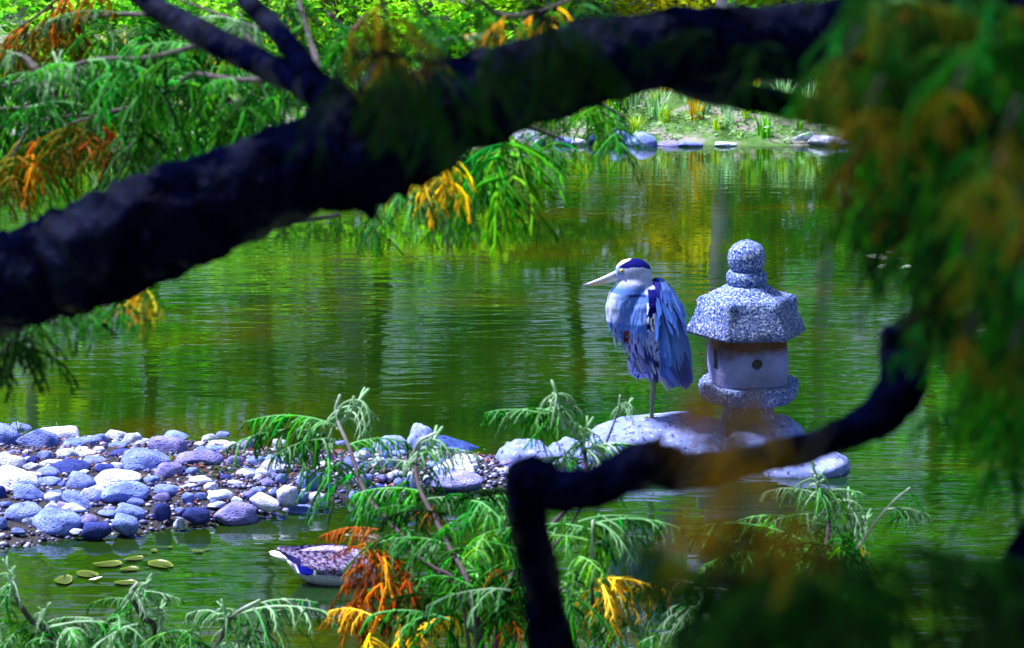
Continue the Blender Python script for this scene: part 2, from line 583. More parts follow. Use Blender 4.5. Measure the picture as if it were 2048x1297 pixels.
# boxes read off two enlarged views of the spit: x0, x1, y0, y1 (view pixels), tone, tilt
V1 = [(-60, 190, 110, 370, 'm', 0), (100, 300, 85, 210, 'm', 0), (180, 560, 150, 390, 'm', .15), (310, 740, 110, 290, 'w', -.05), (595, 760, 160, 242, 'w', 0),
      (610, 900, 225, 350, 'm', 0), (870, 1040, 190, 330, 'm', 0), (1010, 1215, 155, 285, 'w', 0), (1045, 1220, 260, 332, 'm', 0), (1265, 1430, 230, 292, 'w', 0),
      (0, 228, 388, 552, 'w', .05), (225, 357, 460, 548, 'w', .25), (365, 490, 350, 462, 'm', 0), (540, 740, 330, 446, 'w', .1), (720, 850, 310, 362, 'w', 0),
      (730, 950, 338, 412, 'w', -.05), (260, 380, 395, 482, 'd', 0), (390, 560, 433, 502, 'w', 0), (460, 840, 450, 562, 'd', .05), (1040, 1280, 335, 432, 'd', 0),
      (1180, 1585, 340, 545, 'm', 0), (200, 390, 548, 622, 'w', 0), (360, 565, 500, 604, 'm', 0), (-80, 345, 530, 765, 'w', .2), (330, 570, 600, 694, 'm', 0),
      (150, 430, 668, 852, 'm', .1), (660, 910, 575, 742, 'm', 0), (910, 1330, 530, 705, 'w', -.05), (770, 995, 695, 862, 'w', .3), (965, 1400, 652, 872, 'm', -.2),
      (430, 612, 745, 855, 'w', 0), (610, 935, 760, 905, 'm', .4), (610, 812, 845, 962, 'w', 0), (440, 566, 850, 942, 'w', .3), (80, 470, 855, 1052, 'm', 0),
      (335, 755, 930, 1150, 'm', .05), (760, 940, 960, 1072, 'p', 0), (800, 1050, 1035, 1192, 'd', -.2), (945, 1130, 908, 972, 'm', 0), (1120, 1385, 870, 1015, 'm', .1),
      (1230, 1382, 800, 884, 'm', .1), (1090, 1320, 965, 1142, 'm', 0), (1490, 1600, 860, 1034, 'd', 0), (0, 100, 838, 902, 'm', 0), (-50, 64, 990, 1085, 'm', 0),
      (-60, 50, 690, 852, 'd', 0), (800, 1010, 403, 466, 'm', 0), (920, 1040, 470, 532, 'p', 0), (1060, 1180, 460, 540, 'w', 0), (210, 300, 385, 440, 'd', 0),
      (560, 660, 425, 462, 'w', 0), (20, 190, 342, 396, 'p', 0), (750, 850, 530, 572, 'w', 0), (560, 640, 640, 700, 'm', 0), (1260, 1335, 590, 652, 'm', 0),
      (985, 1120, 672, 760, 'm', 0), (700, 780, 730, 770, 'm', 0), (120, 240, 1085, 1150, 'm', 0), (1040, 1170, 1175, 1232, 'w', 0), (680, 790, 1100, 1150, 'w', 0)]
V2 = [(-10, 330, 205, 400, 'p', 0), (130, 372, 165, 292, 'm', .1), (425, 522, 258, 314, 'w', 0), (560, 770, 248, 314, 'w', 0), (748, 832, 258, 322, 'w', 0),
      (800, 1030, 240, 404, 'p', 0), (530, 742, 293, 374, 'm', 0), (235, 662, 345, 515, 'p', -.1), (60, 302, 468, 634, 'p', 0), (385, 586, 588, 674, 'w', .1),
      (285, 442, 658, 714, 'w', 0), (750, 917, 628, 694, 'w', .1), (930, 1122, 398, 505, 'm', -.1), (1070, 1282, 440, 584, 'w', .2), (830, 1002, 518, 624, 'w', -.3),
      (1010, 1157, 523, 644, 'w', .3), (1250, 1362, 398, 474, 'w', -.2), (55, 272, 680, 794, 'm', .1), (310, 437, 748, 864, 'm', 0), (430, 532, 748, 824, 'm', 0),
      (565, 792, 723, 834, 'w', 0), (788, 892, 793, 872, 'w', 0), (980, 1242, 778, 914, 'w', .2), (1235, 1422, 688, 866, 'w', 0), (1440, 1604, 558, 784, 'm', 0),
      (1530, 1705, 748, 872, 'w', .1), (640, 1007, 848, 1052, 'p', .05), (330, 562, 893, 1034, 'd', .1), (50, 192, 858, 1052, 'd', 0), (565, 712, 838, 884, 'w', 0),
      (1428, 1522, 748, 852, 'm', .2), (1350, 1604, 880, 944, 'm', 0), (1160, 1242, 943, 998, 'm', 0), (740, 882, 398, 544, 'p', 0), (1210, 1332, 568, 704, 'm', 0),
      (240, 330, 890, 960, 'm', 0), (230, 320, 990, 1085, 'w', 0), (285, 352, 285, 335, 'w', 0), (440, 560, 305, 365, 'm', 0), (1060, 1180, 620, 700, 'p', 0),
      (960, 1070, 700, 760, 'm', 0), (670, 790, 575, 640, 'd', 0), (1340, 1440, 390, 450, 'w', -.3), (1150, 1240, 430, 500, 'p', 0), (900, 990, 740, 790, 'p', 0)]
V3 = [(50, 232, 468, 594, 'w', .2), (250, 400, 548, 704, 'w', 0), (395, 560, 568, 694, 'm', 0), (850, 1132, 565, 700, 'm', -.1), (1150, 1492, 508, 624, 'w', 0),
      (930, 1402, 608, 744, 'w', .05), (960, 1482, 688, 925, 'p', 0), (0, 182, 678, 902, 'w', -.4), (-10, 112, 928, 1034, 'm', 0), (590, 782, 758, 964, 'm', 0),
      (838, 912, 748, 834, 'w', .4), (200, 382, 858, 1004, 'd', 0), (-60, 60, 540, 680, 'm', 0), (180, 260, 740, 830, 'm', 0), (470, 600, 690, 760, 'w', 0),
      (660, 760, 700, 770, 'w', 0), (300, 420, 740, 810, 'p', 0), (500, 600, 780, 870, 'm', 0), (760, 860, 880, 960, 'm', 0), (1080, 1200, 900, 990, 'd', 0)]
for (ox, oy, k, tab) in ((0, 830, 4.803, V1), (300, 830, 4.803, V2), (700, 820, 5.689, V3)):
    for (x0, x1, y0, y1, tone, tilt) in tab:
        put_stone(ox + (x0 + x1) / 2 / k, oy + (y0 + y1) / 2 / k, (x1 - x0) / k, (y1 - y0) / k, tone, tilt)
# unlisted small stones between them
for i in range(165):
    t = rnd.uniform(2.2, 10.6) if i < 140 else rnd.uniform(.3, 2.4)
    f, b = spit_fb(t)
    s = rnd.uniform(.06, .94)
    p = f.lerp(b, s)
    # project back to the photo
    q = Vector((p.x, p.y, .08)) - Vector((0, 0, CAMH))
    dz = q.y * cp - q.z * sp
    px = CX + F * q.x / dz
    py = CY - F * (q.y * sp + q.z * cp) / dz
    w = rnd.choice((14, 18, 22, 26, 30, 36))
    put_stone(px, py, w, w * rnd.uniform(.5, .75), rnd.choice('wwmmpd'), rnd.uniform(-.3, .3))

# gravel and leaf litter between the stones
ICO = None
def ico():
    global ICO
    if ICO is None:
        bm = bmesh.new(); bmesh.ops.create_icosphere(bm, subdivisions=1, radius=1)
        bm.verts.ensure_lookup_table()
        ICO = ([v.co.copy() for v in bm.verts], [tuple(v.index for v in f.verts) for f in bm.faces]); bm.free()
    return ICO
def build_gravel():
    mb = MB(); vs, fs = ico()
    g = random.Random(5)
    pal = [(.2, .2, .42), (.03, .03, .10), (.05, .05, .18), (.10, .11, .32), (.06, .04, .12), (.4, .42, .66), (.03, .03, .08), (.02, .02, .06)]
    for i in range(6400):
        f, b = spit_fb(g.uniform(.2, 11.5))
        s = g.uniform(-.01, 1.01)
        p = f.lerp(b, s)
        z = spit_ground(p.x, p.y)
        if z < -.02 and g.random() < .5: continue
        r = g.uniform(.006, .019)
        sc = Vector((r * g.uniform(.8, 1.5), r * g.uniform(.8, 1.2), r * g.uniform(.5, .9)))
        ro = Matrix.Rotation(g.uniform(0, 6), 3, 'Z')
        c = g.choice(pal)
        mb.add([Vector((p.x, p.y, z + sc.z * .3)) + ro @ Vector((v.x * sc.x, v.y * sc.y, v.z * sc.z)) for v in vs], fs, c)
    tag(mb.build('gravel', M_GRAVEL), 'fine blue-white gravel filling the gaps between the spit stones', 'gravel', kind='stuff')
    mb = MB()
    pal = [(.12, .012, .012), (.16, .03, .016), (.08, .01, .02), (.18, .07, .03), (.05, .012, .012)]
    for i in range(1800):
        f, b = spit_fb(g.uniform(2.5, 10.5))
        p = f.lerp(b, min(.97, max(.05, g.gauss(.55, .22))))
        if noise.noise(Vector((p.x * 2.2, p.y * 2.2, 9))) < -.05: continue
        z = spit_ground(p.x, p.y) + g.uniform(.006, .022)
        a = g.uniform(0, 6.3); l = g.uniform(.01, .024); w = l * g.uniform(.3, .5)
        u = Vector((math.cos(a), math.sin(a), g.uniform(-.5, .5))) * l
        v = Vector((-math.sin(a), math.cos(a), g.uniform(-.5, .5))) * w
        q = Vector((p.x, p.y, z))
        mb.add([q - u, q + v + Vector((0, 0, .003)), q + u, q - v], [(0, 1, 2), (0, 2, 3)], g.choice(pal))
    tag(mb.build('leaf_litter', M_GRAVEL, smooth=False), 'dark red-brown leaf litter scattered between the spit stones', 'leaf litter', kind='stuff')
build_gravel()

# boulders
def boulder(name, x0, x1, y0, y1, Y, dep, mat, label, seed, power=3.0, lumps=.14, sub=4, rz=0, under=.15, fine=.03, tilt=0.0):
    """boulder whose silhouette spans the given photo box, centred at world y = Y"""
    c = at((x0 + x1) / 2, (y0 + y1) / 2, Y)
    s = S(c)
    top = at((x0 + x1) / 2, y0, Y + dep * .12).z
    bm = bmesh.new()
    bmesh.ops.create_icosphere(bm, subdivisions=sub, radius=1)
    for v in bm.verts:
        d = v.co.normalized()
        k = (abs(d.x) ** power + abs(d.y) ** power + abs(d.z) ** power) ** (-1 / power)
        sv = Vector((seed * 5.1, seed * 2.3, seed))
        k *= 1 + lumps * noise.noise(d * 1.4 + sv) + lumps * .5 * noise.noise(d * 3 + sv) + fine * noise.noise(d * 9 + sv) + fine * .5 * noise.noise(d * 21 + sv)
        v.co = d * k
    for ax in range(3):
        mn = min(v.co[ax] for v in bm.verts); mx = max(v.co[ax] for v in bm.verts)
        for v in bm.verts: v.co[ax] = (v.co[ax] - (mn + mx) / 2) * 2 / (mx - mn)
    bot = -under
    zc, zh = (top + bot) / 2, (top - bot) / 2
    hw = (x1 - x0) / s / 2
    rot = Matrix.Rotation(tilt, 3, 'Y')
    for v in bm.verts:
        v.co = rot @ Vector((v.co.x * hw, v.co.y * dep / 2, v.co.z * zh))
    me = bpy.data.meshes.new(name)
    bm.to_mesh(me); bm.free()
    me.polygons.foreach_set('use_smooth', np.ones(len(me.polygons), bool))
    me.materials.append(mat)
    o = link(name, me)
    o.location = (c.x, Y, zc)
    tag(o, label, 'boulder')
    return o
boulder('boulder', 1176, 1470, 828, 970, 12.25, .62, M_ROCK, 'broad speckled blue-white boulder under the standing heron', 1, 3.4, .16)
boulder('boulder', 1425, 1616, 832, 955, 12.42, .6, M_ROCK, 'speckled blue-white boulder carrying the stone lantern', 2, 3.0, .12)
boulder('boulder', 1510, 1710, 900, 990, 11.95, .4, M_ROCK, 'low slanting wet slab beside the lantern boulder', 3, 2.4, .2, tilt=-.12)
boulder('boulder', 985, 1115, 876, 982, 11.95, .36, M_ROCK, 'pale pitted boulder where the pebble spit meets the heron rock', 4, 2.6, .15)
boulder('boulder', 1080, 1190, 872, 975, 12.05, .36, M_ROCK, 'knobbly pale boulder next to the pitted one', 5, 2.5, .25, fine=.07)
boulder('boulder', 1150, 1262, 866, 972, 12.0, .34, M_ROCK, 'pale jagged boulder leaning on the heron rock', 6, 2.5, .22, fine=.06)
boulder('boulder', 1110, 1190, 930, 995, 11.6, .22, M_ROCKD, 'small wet blue boulder at the foot of the jagged one', 7, 2.4, .15)
boulder('boulder', 742, 822, 868, 930, 12.35, .26, M_ROCK, 'light blue boulder left of the peaked one behind the spit', 8, 2.3, .16)
boulder('boulder', 812, 872, 846, 930, 12.45, .22, M_ROCK, 'peaked blue boulder standing up behind the spit stones', 9, 2.3, .2)
boulder('boulder', 838, 966, 874, 935, 12.4, .28, M_ROCKD, 'dark navy sloping boulder at the back of the spit', 10, 2.1, .2, tilt=.1)

# ------------------------------------------------------------------ stone lantern
def evaluated(o):
    dg = bpy.context.evaluated_depsgraph_get()
    return bpy.data.meshes.new_from_object(o.evaluated_get(dg))
def ring_loft(rings, n=48, shape=None, rough=.0, seed=0, rot=0.0, fine=14):
    """rings: (half_width, z, corner) -> closed surface of revolution with polygonal corners"""
    mb = MB(); vs = []; fs = []
    for (r, z, k) in rings:
        for i in range(n):
            a = 2 * math.pi * i / n
            rr = r * (shape(a, k) if shape else 1)
            p = Vector((rr * math.cos(a + rot), rr * math.sin(a + rot), z))
            if rough:
                q = p * fine + Vector((seed, 0, 0))
                p += Vector((p.x, p.y, .6 * abs(r))).normalized() * rough * (noise.noise(q) + .6 * noise.noise(q * 2.3))
            vs.append(p)
    m = len(rings)
    for j in range(m - 1):
        for i in range(n):
            i2 = (i + 1) % n
            fs.append((j * n + i, j * n + i2, (j + 1) * n + i2, (j + 1) * n + i))
    fs.append(tuple(range(n - 1, -1, -1)))
    fs.append(tuple(range((m - 1) * n, m * n)))
    mb.add(vs, fs)
    return mb
def hexshape(a, k):          # k = how hexagonal (0 round, 1 hexagon), >1 adds corner ears
    h = math.pi / 3
    b = (a % h) - h / 2
    hx = math.cos(h / 2) / math.cos(b)           # 1 at the corner (b = +-30 deg)
    v = lerp(1, hx, min(1, k)) 
    if k > 1: v *= 1 + (k - 1) * max(0, (abs(b) / (h / 2)) - .62) / .38
    return v
def sqshape(a, k):
    p = 5.0
    return lerp(1, (abs(math.cos(a)) ** p + abs(math.sin(a)) ** p) ** (-1 / p), k)
LY = 12.5
LB = at(1496, 842, LY)
ls = S(LB + Vector((0, 0, .4)))
def lz(py): return (842 - py) / ls / cp
def lw(px): return px / ls
lantern = empty('stone_lantern', LB, label='grey granite garden lantern with round window standing on a rock beside the heron', cat='lantern')
def lpart(name, mb, mat, off=0):
    o = link(name, mb.mesh(name, mat), lantern)
    o.location = LB + Vector((lw(off), 0, 0))
    return o
lpart('foot', ring_loft([(lw(56), lz(850), 0), (lw(55), lz(835), 0), (lw(50), lz(818), 0), (lw(50), lz(800), 0)], 40, None, .006, 3), M_GRAN)
lpart('base_slab', ring_loft([(lw(58), lz(802), 0), (lw(88), lz(797), .2), (lw(101), lz(786), .3), (lw(104), lz(772), .3), (lw(104), lz(763), .3), (lw(100), lz(760), .3), (lw(60), lz(763), .3)],
                             60, hexshape, .006, 7, rot=.3), M_GRAN)
# fire box: hollow, with a round window and a slot
box_rot = -.42
outer = ring_loft([(lw(66), lz(764), 1), (lw(71), lz(758), 1), (lw(73), lz(735), 1), (lw(74), lz(715), 1), (lw(72), lz(690), 1), (lw(69), lz(670), 1), (lw(66), lz(660), 1)], 72, sqshape, .004, 12, rot=.12)
fb = lpart('fire_box', outer, M_GRAN2, -4)
def cutter(mb):
    o = mb.build('cutter_tmp', None); o.location = fb.location; return o
inner = cutter(ring_loft([(lw(52), lz(752), 1), (lw(54), lz(672), 1)], 40, sqshape, 0, 0, rot=.12))
hole = MB(); hc = Vector((lw(1504 - 1492), 0, lz(713)))
hole.tube([hc + Vector((0, -.5, 0)), hc + Vector((0, -.02, 0))], [lw(11)] * 2, 24); hole = cutter(hole)
slot = MB()
for _ in (0,):
    z0, z1 = lz(727), lz(690)
    vs = [Vector((x, y, z)) for x in (lw(1422 - 1492), lw(1429 - 1492)) for y in (-.5, -.06) for z in (z0, z1)]
    slot.add(vs, [(0, 1, 3, 2), (4, 6, 7, 5), (0, 4, 5, 1), (2, 3, 7, 6), (0, 2, 6, 4), (1, 5, 7, 3)])
slot = cutter(slot)
for c in (inner, hole, slot):
    md = fb.modifiers.new('b', 'BOOLEAN'); md.operation = 'DIFFERENCE'; md.object = c; md.solver = 'EXACT'
bpy.context.view_layer.update()
me2 = evaluated(fb)
fb.modifiers.clear()
if len(me2.vertices) > 100: fb.data = me2
for c in (inner, hole, slot): bpy.data.objects.remove(c)
fb.data.polygons.foreach_set('use_smooth', np.zeros(len(fb.data.polygons), bool))
# roof
lpart('roof', ring_loft([(lw(66), lz(667), .3), (lw(100), lz(665), .7), (lw(121), lz(662), 1), (lw(122), lz(657), 1), (lw(112), lz(640), 1), (lw(104), lz(622), 1), (lw(98), lz(606), 1.03),
                         (lw(95), lz(597), 1.07), (lw(89), lz(590), 1.07), (lw(80), lz(588), .9), (lw(66), lz(583), .6), (lw(52), lz(575), .4), (lw(42), lz(569), 0), (lw(20), lz(567), 0)],
                        96, hexshape, .009, 20, rot=.08, fine=20), M_GRAN, -8)
lpart('neck_ring', ring_loft([(lw(30), lz(571), 0), (lw(38), lz(567), 0), (lw(41), lz(560), 0), (lw(40), lz(548), 0), (lw(36), lz(542), 0), (lw(20), lz(541), 0)], 40, None, .005, 31, fine=26), M_GRAN, -9)
lpart('finial', ring_loft([(lw(22), lz(543), 0), (lw(31), lz(539), 0), (lw(36), lz(528), 0), (lw(38), lz(514), 0), (lw(35), lz(501), 0), (lw(27), lz(490), 0), (lw(15), lz(484), 0), (lw(3), lz(480), 0)],
                          40, None, .004, 40), M_GRAN, -10)

# ------------------------------------------------------------------ heron
HY = 12.28
HB = at(1303, 836, HY)
hs = S(HB + Vector((0, 0, .4)))
HROT = Matrix.Rotation(R(5), 4, 'Z')
def hp(px, py, yy=0.0):                 # heron profile pixel -> local metres (y towards camera is negative; in px)
    return Vector(((px - 1303) / hs, yy / hs, (836 - py) / hs / cp))
heron = empty('heron', HB, label='great blue-grey heron hunched on a boulder facing the open pond', cat='heron')
def hpart(name, me, parent=None, color=None):
    o = link(name, me, parent or heron, color)
    if parent is None or parent is heron:
        o.matrix_basis = Matrix.Translation(HB) @ HROT
    return o
def ring_body(mb, st, n=28):
    """st: (px, py, rx, ry) rings in horizontal-ish planes down the body"""
    vs, fs = [], []
    for (px, py, rx, ry) in st:
        for i in range(n):
            a = 2 * math.pi * i / n
            vs.append(hp(px + rx * math.cos(a), py, ry * math.sin(a)))
    m = len(st)
    for j in range(m - 1):
        for i in range(n):
            i2 = (i + 1) % n
            fs.append((j * n + i, (j + 1) * n + i, (j + 1) * n + i2, j * n + i2))
    fs.append(tuple(range(n))); fs.append(tuple(range(m * n - 1, (m - 1) * n - 1, -1)))
    mb.add(vs, fs)
def sph(mb, px, py, a, b, c, rot=0.0, sub=3):
    bm = bmesh.new(); bmesh.ops.create_icosphere(bm, subdivisions=sub, radius=1)
    bm.verts.ensure_lookup_table()
    cr, sr = math.cos(rot), math.sin(rot)
    vs = []
    for v in bm.verts:
        x, y = v.co.x * a, v.co.z * b
        vs.append(hp(px + x * cr - y * sr, py - (x * sr + y * cr), v.co.y * c))
    mb.add(vs, [tuple(q.index for q in f.verts) for f in bm.faces]); bm.free()
def hn(px, py, k, off=0): return noise.noise(Vector((px * k + off, py * k, off)))
def heron_color(p):
    px, py, yy = 1303 + p.x * hs, 836 - p.z * hs * cp, p.y * hs
    slate = Vector((.08, .18, .60)); lil = Vector((.33, .36, .78)); navy = Vector((.003, .004, .14)); white = Vector((.88, .9, .96))
    pale = Vector((.075, .17, .62))
    c = slate.copy()
    if py < 582 and px < 1303:                       # head
        c = lil.lerp(white, max(0, .15 + .3 * hn(px, py, .12)))
        if py > 560: c = c.lerp(pale, min(1, (py - 560) / 14))
        mid = interp([(1226, 538), (1240, 530), (1262, 523), (1282, 524), (1302, 534)], px)
        wid = interp([(1226, 2.5), (1240, 5), (1262, 8), (1285, 8), (1302, 5)], px)
        if abs(py - mid) < wid: c = navy
        elif py < mid: c = white.copy()
        if px < 1243 and py > 533 and py < 546: c = Vector((.22, .34, .62))
        if px > 1282 and py > 538: c = c.lerp(Vector((.5, .52, .86)), .6)
    elif px < 1288 - max(0, (600 - py)) * .3 and py < 640 + 30 * hn(px * 2, py * .3, .1, 1):   # neck fold
        t = sstep(1206, 1240, px + 5 * hn(px, py, .1))
        c = white.lerp(pale, .4 + .6 * t)
        st = hn(px * 2.2, py * .35, .12, 3)
        c = c.lerp(lil, max(0, .08 + .4 * st))
        if py < 594 and px > 1240 and py - 575 < 12: c = c.lerp(navy, .85 * sstep(1240, 1252, px))  # shadow under the head, painted into the neck colour
    elif px < 1305 + (py - 640) * .1:                # breast and belly: streaked
        st = hn(px * 2.6, py * .55, .11, 7) + .5 * hn(px * 5, py * 1.1, .11, 9)
        base = Vector((.36, .38, .80))
        if px < 1288: base = base.lerp(pale, 1 - sstep(645, 690, py + 14 * hn(px, py, .09, 2)))
        c = base.lerp(Vector((.02, .03, .16)), sstep(.10, .30, st) * sstep(640, 690, py))
        if 1242 < px < 1251 and 652 < py < 680 and hn(px, py, .2, 4) > -.35: c = Vector((.16, .03, .02))
    if py > 596 and 1284 < px < 1296 + (py - 596) * .02 and py < 650:
        st = hn(px * 3, py * .8, .1, 15)
        c = white if st > .05 else navy
    if 1288 < px < 1328 and 573 < py < 606 + (1318 - px) * .5: c = navy
    return c
def build_heron():
    mb = MB()
    ring_body(mb, [(1302, 563, 8, 8), (1303, 569, 24, 26), (1300, 585, 42, 42), (1298, 605, 56, 50), (1297, 640, 66, 56), (1302, 675, 64, 54), (1308, 705, 54, 48), (1312, 728, 42, 38), (1310, 745, 28, 24), (1304, 756, 12, 10)])
    ring_body(mb, [(1318, 690, 30, 28), (1330, 725, 24, 22), (1338, 750, 16, 14), (1343, 768, 8, 7), (1346, 778, 3, 3)])
    ring_body(mb, [(1268, 548, 22, 18), (1264, 565, 34, 28), (1256, 585, 42, 34), (1248, 610, 40, 36), (1246, 640, 36, 34), (1252, 665, 26, 26), (1262, 690, 16, 18)])
    sph(mb, 1265, 543, 35, 27, 21, rot=-.12)
    sph(mb, 1250, 537, 24, 19, 16, rot=.35)
    sph(mb, 1276, 554, 24, 24, 22)
    sph(mb, 1240, 547, 18, 10, 9, rot=.25)
    sph(mb, 1275, 730, 22, 28, 20, rot=.3)           # feathered thigh
    tmp = mb.build('tmp_body', None)
    md = tmp.modifiers.new('r', 'REMESH'); md.mode = 'VOXEL'; md.voxel_size = .0055
    bpy.context.view_layer.update()
    me = evaluated(tmp)
    bpy.data.objects.remove(tmp)
    bm = bmesh.new(); bm.from_mesh(me)
    for _ in range(5): bmesh.ops.smooth_vert(bm, verts=bm.verts, factor=.5, use_axis_x=True, use_axis_y=True, use_axis_z=True)
    for v in bm.verts:                               # ruffled plumage
        px, py = 1303 + v.co.x * hs, 836 - v.co.z * hs
        if py > 590:
            v.co += v.normal * .006 * (noise.noise(Vector((v.co.x * 60, v.co.y * 60, v.co.z * 16))))
    bm.to_mesh(me); bm.free()
    at_ = me.color_attributes.new('tone', 'FLOAT_COLOR', 'POINT')
    arr = np.ones((len(me.vertices), 4), np.float32)
    for i, v in enumerate(me.vertices): arr[i, :3] = heron_color(v.co)
    at_.data.foreach_set('color', arr.ravel())
    me.polygons.foreach_set('use_smooth', np.ones(len(me.polygons), bool))
    me.materials.clear(); me.materials.append(M_PLUM)
    me.name = 'body'
    hpart('body', me)
    # bill
    def mandible(name, pts, colors):
        m = MB()
        n = 10
        vs, cs = [], []
        for (px, py, h, w), c in zip(pts, colors):
            for i in range(n):
                a = 2 * math.pi * i / n
                vs.append(hp(px, py - h * math.sin(a), w * math.cos(a))); cs.append(c)
        fs = [(j * n + i, j * n + (i + 1) % n, (j + 1) * n + (i + 1) % n, (j + 1) * n + i) for j in range(len(pts) - 1) for i in range(n)]
        fs += [tuple(range(n)), tuple(range(len(pts) * n - 1, (len(pts) - 1) * n - 1, -1))]
        m.add(vs, fs, cs)
        hpart(name, m.mesh(name, M_BILL))
    wht, gry, org = (.72, .76, .9), (.26, .34, .6), (.85, .45, .22)
    mandible('upper_bill', [(1246, 541, 6, 7), (1232, 544, 6.5, 6), (1215, 551, 5.2, 4.5), (1195, 558.5, 3.6, 3), (1175, 565, 2.4, 2), (1161, 568.5, 1, .8)], [gry, gry, wht, wht, wht, gry])
    mandible('lower_bill', [(1252, 549, 5, 7), (1236, 552, 5.5, 5.5), (1218, 558.5, 4.6, 4), (1198, 563.5, 3.2, 2.6), (1178, 567.5, 1.8, 1.6), (1162, 569.5, .7, .7)], [wht, (.85, .8, .85), (.85, .72, .7), org, org, gry])
    for sgn in (-1, 1):
        m = MB(); sph(m, 0, 0, 4.2, 4.2, 3, sub=2)
        c0 = hp(0, 0)
        for i, v in enumerate(m.v): m.v[i] = v - c0 + hp(1238, 538.5, sgn * 12.5)
        e = hpart('eye', m.mesh('eye', M_EYE))
        m = MB(); sph(m, 0, 0, 2.2, 2.2, 1.6, sub=2)
        for i, v in enumerate(m.v): m.v[i] = v - c0 + hp(1237.5, 538.5, sgn * 15)
        hpart('pupil', m.mesh('pupil', M_PUPIL), e)
build_heron()

def feather_mesh(name, width=.22, tip=.5, curl=.05, streak=.0):
    """unit-length feather along +X, flat in XY, slightly cupped"""
    mb = MB(); n = 9
    vs, cs, fs = [], [], []
    for i in range(n + 1):
        t = i / n
        w = width * (min(1, t / .18) ** .6) * (1 - max(0, (t - tip) / (1 - tip)) ** 2.2) ** .6 if t < 1 else 0
        z = -curl * t * t
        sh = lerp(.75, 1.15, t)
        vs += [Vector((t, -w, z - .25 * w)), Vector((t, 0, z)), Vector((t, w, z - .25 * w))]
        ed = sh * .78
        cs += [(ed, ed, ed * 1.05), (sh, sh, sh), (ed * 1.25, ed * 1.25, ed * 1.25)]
    for i in range(n):
        for k in (0, 1):
            a = i * 3 + k
            fs.append((a, a + 1, a + 4, a + 3))
    mb.add(vs, fs, cs)
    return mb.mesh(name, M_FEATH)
FE_S, FE_M, FE_L, FE_P = feather_mesh('feather', .30, .35), feather_mesh('feather', .20, .45), feather_mesh('feather', .12, .6), feather_mesh('feather', .045, .25, .18)

